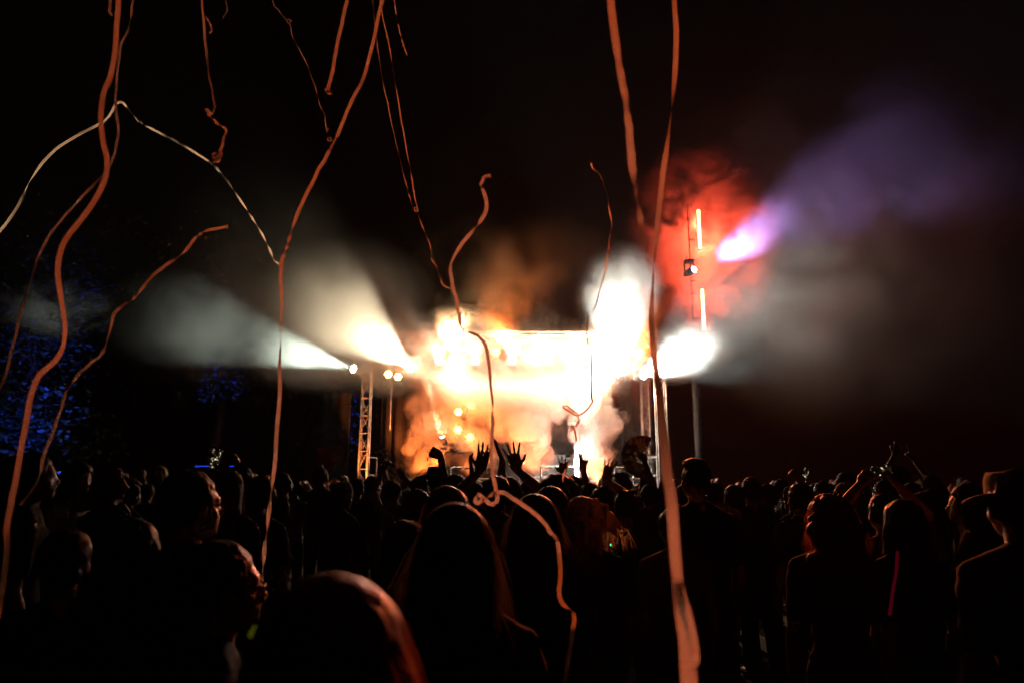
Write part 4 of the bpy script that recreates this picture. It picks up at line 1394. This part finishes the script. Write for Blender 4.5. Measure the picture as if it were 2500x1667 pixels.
# red feather plume on a stick, held up in the crowd by the dark cloth panel
fp = at(797, 1150, 9.6)
root = empty('feather_plume', (fp.x, 9.6, .9), 'red lit feathery plume on a stick by the dark cloth panel', 'plume')
zz = fp.z - .9
bm = bmesh.new(); rod(bm, (0, 0, 0), (0, 0, zz + .05), .014); build('stick', bm, MAT['pole'], root)
rnd = random.Random(4); bm = bmesh.new()
for k in range(70):
    a = rnd.random() * 6.28; L = rnd.uniform(.2, .5); z0 = zz - .1 + rnd.random() * .2
    p = Vector((0, 0, z0)); d = Vector((.35 * math.cos(a), .35 * math.sin(a), 1)).normalized()
    for j in range(5):
        q = p + d * L / 5; w = .014 * (1 - j / 5.5)
        v = [bm.verts.new(p + Vector((-w, 0, 0))), bm.verts.new(p + Vector((w, 0, 0))), bm.verts.new(q + Vector((w * .8, 0, 0))), bm.verts.new(q + Vector((-w * .8, 0, 0)))]
        bm.faces.new(v); p = q; d = (d + Vector((.16 * math.cos(a), .16 * math.sin(a), -.05))).normalized()
build('feathers', bm, pmat('dyed feathers', (.5, .16, .07), .8), root)
# ------------------------------------------------------------------ paper streamers
def paper_mat():
    m = bpy.data.materials.new('streamer paper'); m.use_nodes = True
    n = m.node_tree.nodes; l = m.node_tree.links
    b = n['Principled BSDF']; b.inputs['Base Color'].default_value = (.74, .62, .5, 1); b.inputs['Roughness'].default_value = .75
    t = n.new('ShaderNodeBsdfTranslucent'); t.inputs[0].default_value = (.72, .5, .36, 1)
    mx = n.new('ShaderNodeMixShader'); mx.inputs[0].default_value = .5
    tc = n.new('ShaderNodeTexCoord'); no = n.new('ShaderNodeTexNoise'); no.inputs['Scale'].default_value = 60; no.inputs['Detail'].default_value = 4
    l.new(tc.outputs['Object'], no.inputs['Vector'])
    bp = n.new('ShaderNodeBump'); bp.inputs['Strength'].default_value = .25; bp.inputs['Distance'].default_value = .004
    l.new(no.outputs['Fac'], bp.inputs['Height']); l.new(bp.outputs[0], b.inputs['Normal'])
    l.new(b.outputs[0], mx.inputs[1]); l.new(t.outputs[0], mx.inputs[2]); l.new(mx.outputs[0], n['Material Output'].inputs['Surface'])
    return m


PAPER = paper_mat()


def catmull(p, n=10):
    out = []
    for i in range(len(p) - 1):
        a, b, c, d = p[max(0, i - 1)], p[i], p[i + 1], p[min(len(p) - 1, i + 2)]
        for k in range(n):
            t = k / n
            out.append([.5 * ((2 * b[q]) + (-a[q] + c[q]) * t + (2 * a[q] - 5 * b[q] + 4 * c[q] - d[q]) * t * t + (-a[q] + 3 * b[q] - 3 * c[q] + d[q]) * t ** 3) for q in range(len(b))])
    out.append(list(p[-1]))
    return out


def streamer(path, width, label, Y0, seed=0, wob=.5, spins=(), curls=(), jit=.005, n=12):
    """ribbon through photo points at real distances; a path entry is (x, y[, distance]) in 2352 px units.
    spins: (from, to, turns) along the ribbon; curls: (at, radius m, turns)"""
    rnd = random.Random(seed)
    k = 2500 / 2352
    pts = []
    Yl = Y0
    for e in path:
        Yl = e[2] if len(e) > 2 else Yl
        pts.append(list(at(e[0] * k, e[1] * k, Yl)))
    pts = [Vector(q) for q in catmull(pts, n)]
    # curls: little coils worked into the line
    for (t0, rad, turns) in sorted(curls, reverse=True):
        i = int(t0 * (len(pts) - 2)) + 1
        c = pts[i]; coil = []
        m = int(14 * turns)
        for j in range(m):
            a = j / 14 * 6.283; r = rad * (1 - .35 * j / m)
            coil.append(c + Vector((r * math.sin(a), .012 * j / 14 + .3 * r * math.cos(a * .7), rad - r * math.cos(a) - .004 * j / 14)))
        pts = pts[:i] + coil + pts[i + 1:]
    N = len(pts)
    V, Fc = [], []
    prev = None
    for i, p in enumerate(pts):
        t = i / (N - 1)
        T = (pts[min(N - 1, i + 1)] - pts[max(0, i - 1)])
        if T.length < 1e-7:
            T = Vector((0, 0, 1))
        T.normalize()
        view = (p - Vector((0, 0, CAM_Z))).normalized()
        s = T.cross(view)
        if s.length < 1e-4:
            s = Vector((1, 0, 0))
        s.normalize()
        if prev and s.dot(prev) < 0:
            s = -s
        prev = s
        ang = wob * (noise.noise(Vector((t * 7, seed * 3.7, 0))) * 2.6 + noise.noise(Vector((t * 23, seed * 1.7, 4))) * 1.4)
        for (a, b, turns) in spins:
            ang += turns * PI * smoothstep(t, a, b)
        s = Matrix.Rotation(ang, 3, T) @ s
        u = T.cross(s)
        p = p + u * jit * noise.noise(Vector((t * 30, seed, 2))) + s * jit * noise.noise(Vector((t * 26, seed, 5)))
        cup = width * .03
        for f in (-1, 0, 1):
            V.append(p + s * (f * width / 2) + u * (cup if f == 0 else 0))
    base = V[1].copy()
    V = [v - base for v in V]
    for i in range(N - 1):
        for j in range(2):
            a = i * 3 + j
            Fc.append((a, a + 1, a + 4, a + 3))
    me = bpy.data.meshes.new('paper_streamer'); me.from_pydata(V, [], Fc)
    o = link_mesh('paper_streamer', me, PAPER); o.location = base
    return tag(o, label, 'streamer', 'paper streamers in the air')


W = .0138
streamer([(273, -60), (272, 0), (268, 60), (264, 120), (254, 175), (238, 215), (232, 262), (236, 320), (246, 372), (240, 415), (215, 465), (178, 515), (145, 562), (133, 612), (138, 670), (149, 750), (145, 792), (125, 830), (90, 862), (72, 905), (60, 970), (45, 1050), (27, 1150), (15, 1215), (16, 1260), (8, 1330), (-6, 1420)],
         W, 'wide dark red ribbon looping down past the tall blue tree', 1.95, 1, .13, spins=((.5, .56, .25), (.62, .68, -.25)), jit=.0015)
streamer([(318, -60), (305, 10), (297, 58), (280, 100), (271, 150), (267, 200), (265, 235), (271, 290), (268, 335), (250, 385), (215, 425), (172, 470), (125, 525), (92, 580), (70, 650), (48, 720), (28, 800), (12, 865), (-12, 905)],
         W * .95, 'slimmer dark ribbon crossing behind the wide dark red one', 3.3, 2, .55, spins=((.06, .16, 1), (.42, .6, 1)))
streamer([(-20, 560), (0, 530), (38, 480), (62, 430), (95, 378), (130, 342), (190, 305), (240, 278), (258, 255), (268, 238), (282, 237), (296, 254), (325, 284, 6.9), (375, 310), (430, 340, 7.3), (488, 378), (510, 402, 7.6), (540, 442, 7.9), (572, 490), (600, 535), (618, 570), (630, 598), (645, 608)],
         W * 1.8, 'bright white ribbon draped in a peak across the night', 6.6, 3, .5, spins=((.1, .2, 1), (.5, .58, 2), (.72, .98, 5)))
streamer([(893, -60), (879, 0), (862, 75), (846, 140), (828, 195), (800, 250), (778, 305), (766, 330), (752, 355), (738, 380), (722, 410), (700, 455), (678, 505), (662, 555), (655, 580), (646, 606), (644, 640), (647, 700), (645, 780), (643, 860), (639, 950), (633, 1040), (624, 1120), (615, 1200), (606, 1290), (597, 1360), (586, 1425)],
         W, 'long orange ribbon slanting down to the man in glasses', 2.6, 4, .35, spins=((.235, .30, 6), (.45, .56, 3), (.62, .78, 1), (.8, .98, 3)))
streamer([(458, -50), (465, 10), (468, 60), (473, 110), (478, 160), (487, 205), (492, 245), (488, 262), (474, 252), (478, 262), (484, 268), (500, 284), (515, 294), (519, 304), (511, 330), (505, 350), (497, 358), (490, 375)],
         W * .9, 'orange ribbon ending in a crumpled knot on the white one', 3.1, 5, .5, spins=((.4, .6, 2),), curls=((.84, .014, 1.2), (.97, .016, 2.5)))
streamer([(620, -40), (628, 8), (640, 25), (650, 38), (660, 50), (668, 62), (672, 85), (690, 120), (708, 155), (722, 195), (733, 235), (738, 250), (745, 262), (750, 300), (756, 325)],
         W * .45, 'thin dim ribbon with a tangle near its top', 3.9, 6, .9, spins=((.3, .9, 5),), curls=((.24, .016, 1.2), (.8, .01, 1.2), (.99, .013, 2)))
streamer([(803, -50), (796, 5), (783, 65), (771, 120), (764, 165), (757, 190), (752, 214)],
         W, 'short orange ribbon end hanging above the slanting ribbon', 2.7, 7, .3, spins=((.72, .9, 1),), curls=((.97, .010, 1.4),))
streamer([(853, -40), (858, 20), (866, 100), (880, 190), (900, 285), (918, 365), (935, 430), (945, 465), (950, 482), (958, 486)],
         W * .5, 'thin ribbon strand, twin with a knot at its lower end', 4.2, 8, .7, spins=((.1, .9, 4),), curls=((.96, .014, 1.6),))
streamer([(868, -40), (878, 35), (893, 100), (904, 170), (916, 240), (930, 325), (944, 400), (955, 465), (966, 510), (982, 548), (990, 575), (991, 595), (1003, 612), (1013, 640), (1018, 655), (1036, 664)],
         W * .6, 'thin ribbon strand reaching down to the curled centre ribbon', 4.0, 9, .7, spins=((.1, .95, 6),))
streamer([(903, -30), (908, 20), (914, 55), (924, 95), (935, 128)],
         W * .6, 'short thin ribbon end beside the twin strands', 4.0, 10, .8, spins=((.2, .9, 2),))
streamer([(1127, 405), (1112, 408), (1106, 424), (1112, 445), (1118, 468), (1113, 492), (1095, 520), (1068, 552), (1046, 582), (1036, 606), (1036, 632), (1043, 670), (1050, 700), (1058, 745), (1070, 762), (1100, 772), (1114, 792), (1122, 830), (1127, 880), (1131, 930), (1132, 975), (1129, 1020), (1130, 1075), (1138, 1118), (1143, 1140)],
         W * .95, 'curling ribbon hanging in front of the stage, ending over the crowd', 2.35, 11, .45, spins=((.06, .12, 1), (.22, .28, 1), (.52, .62, 2), (.78, .84, 1)))
streamer([(1143, 1138, 2.36), (1141, 1150), (1130, 1157), (1118, 1150), (1104, 1138), (1096, 1134), (1092, 1150), (1098, 1154), (1112, 1144), (1132, 1134, 2.32), (1152, 1130), (1168, 1137), (1200, 1158), (1232, 1182), (1252, 1202), (1262, 1219), (1274, 1231), (1281, 1246), (1286, 1290), (1287, 1330), (1284, 1358), (1292, 1385), (1312, 1402), (1319, 1418), (1315, 1450), (1306, 1505), (1296, 1580)],
         W, 'pale ribbon looped over the crowd and trailing down past shoulders', 2.34, 12, .25, spins=((.16, .24, 1), (.28, .36, 1), (.58, .66, 3), (.8, .88, 1)), jit=.0015)
streamer([(1358, 375), (1362, 388), (1375, 398), (1386, 420), (1396, 450), (1399, 480), (1405, 512), (1401, 545), (1395, 590), (1387, 635, 8.4), (1376, 675), (1368, 702, 7.2), (1352, 728), (1348, 755, 6.4), (1350, 785), (1358, 812, 5.6), (1358, 860), (1359, 912, 5.0), (1361, 920), (1350, 938), (1330, 953), (1312, 948), (1298, 938), (1294, 934), (1302, 932), (1318, 944), (1328, 952), (1329, 965), (1322, 978), (1314, 980), (1311, 988)],
         W, 'white tipped ribbon wriggling down in front of the upright beam', 4.5, 13, .5, spins=((.05, .3, 2), (.36, .42, 1), (.8, .95, 1)))
streamer([(1310, 985), (1316, 978), (1322, 1000), (1323, 1020), (1318, 1040), (1308, 1062), (1298, 1080), (1293, 1102), (1302, 1120), (1312, 1136), (1308, 1152), (1300, 1170), (1292, 1190)],
         W * .9, 'lower ribbon tail in the spark glow by the big curly head', 4.4, 14, .6, spins=((.1, .9, 5),))
streamer([(1396, -70), (1402, 0), (1412, 80), (1424, 160), (1438, 240), (1446, 310), (1452, 380), (1460, 440), (1470, 500), (1482, 560), (1492, 608)],
         W * 1.25, 'blurred orange ribbon leaning in beside the brightest one', 1.45, 15, .5, spins=((.45, 1, .42),), jit=.0015)
streamer([(1548, -70, 2.1), (1549, 0), (1553, 70), (1552, 130), (1548, 200), (1538, 290), (1527, 370), (1518, 440), (1508, 540, 2.0), (1500, 640), (1496, 720), (1500, 790, 1.8), (1508, 860), (1516, 920, 1.5), (1524, 1000, 1.3), (1532, 1080, 1.2), (1544, 1170, 1.15), (1550, 1260), (1556, 1330), (1562, 1400, 1.1), (1572, 1470), (1576, 1540), (1578, 1620)],
         W * 1.25, 'broad blurred orange ribbon running the full height by the mast', 2.1, 16, .35, spins=((.12, .3, 1), (.3, .48, 1)), jit=.0015)
streamer([(1556, 1330, 1.16), (1566, 1370), (1578, 1405), (1588, 1450), (1596, 1500), (1592, 1550), (1584, 1620)],
         W * 1.05, 'second blurred strand splitting off the broad orange ribbon', 1.16, 17, .5, jit=.0015)
streamer([(524, 520), (505, 524), (470, 532), (448, 548), (430, 572), (405, 594), (378, 612), (350, 634), (325, 665), (308, 685), (285, 700), (266, 716), (258, 738), (252, 762), (242, 795), (228, 818), (206, 836), (184, 855), (165, 880), (148, 910), (138, 945), (124, 985), (106, 1030), (96, 1065), (88, 1100), (62, 1140), (46, 1160)],
         W, 'reddish ribbon snaking diagonally below the greenish beam', 3.0, 18, .6, spins=((.06, .12, 2), (.15, .22, 1), (.3, .38, 2), (.52, .58, 1), (.66, .74, 1), (.88, .94, 1)))
streamer([(872, 742), (884, 738), (892, 742), (905, 762), (918, 778), (932, 800), (944, 812)],
         .014, 'small wisp of ribbon over the roof corner', 9.0, 19, .9, spins=((0, 1, 4),))
streamer([(962, 868), (962, 905), (964, 935), (968, 955), (973, 985)],
         .014, 'short orange ribbon hanging down at the side drape', 8.6, 20, .6, spins=((0, 1, 2),))
streamer([(985, 1018), (980, 1030), (986, 1040), (981, 1052), (988, 1062), (980, 1075), (968, 1082), (955, 1092)],
         .010, 'spiral ribbon twirl beside the raised fist', 6.6, 21, .9, spins=((0, 1, 6),), curls=((.2, .02, 2), (.5, .02, 2)))
streamer([(254, -30), (253, 10), (252, 28), (258, 36)],
         W, 'ribbon stub hanging beside the wide dark red one', 3.0, 22, .6)
streamer([(516, -30), (519, 5), (522, 25), (514, 38), (511, 46)],
         W * .4, 'faint hooked ribbon end high in the dark', 3.6, 23, .8)
streamer([(472, 40), (482, 55), (486, 70), (480, 78)],
         W * .7, 'little hooked strip peeling off the knotted ribbon', 3.1, 24, .7)
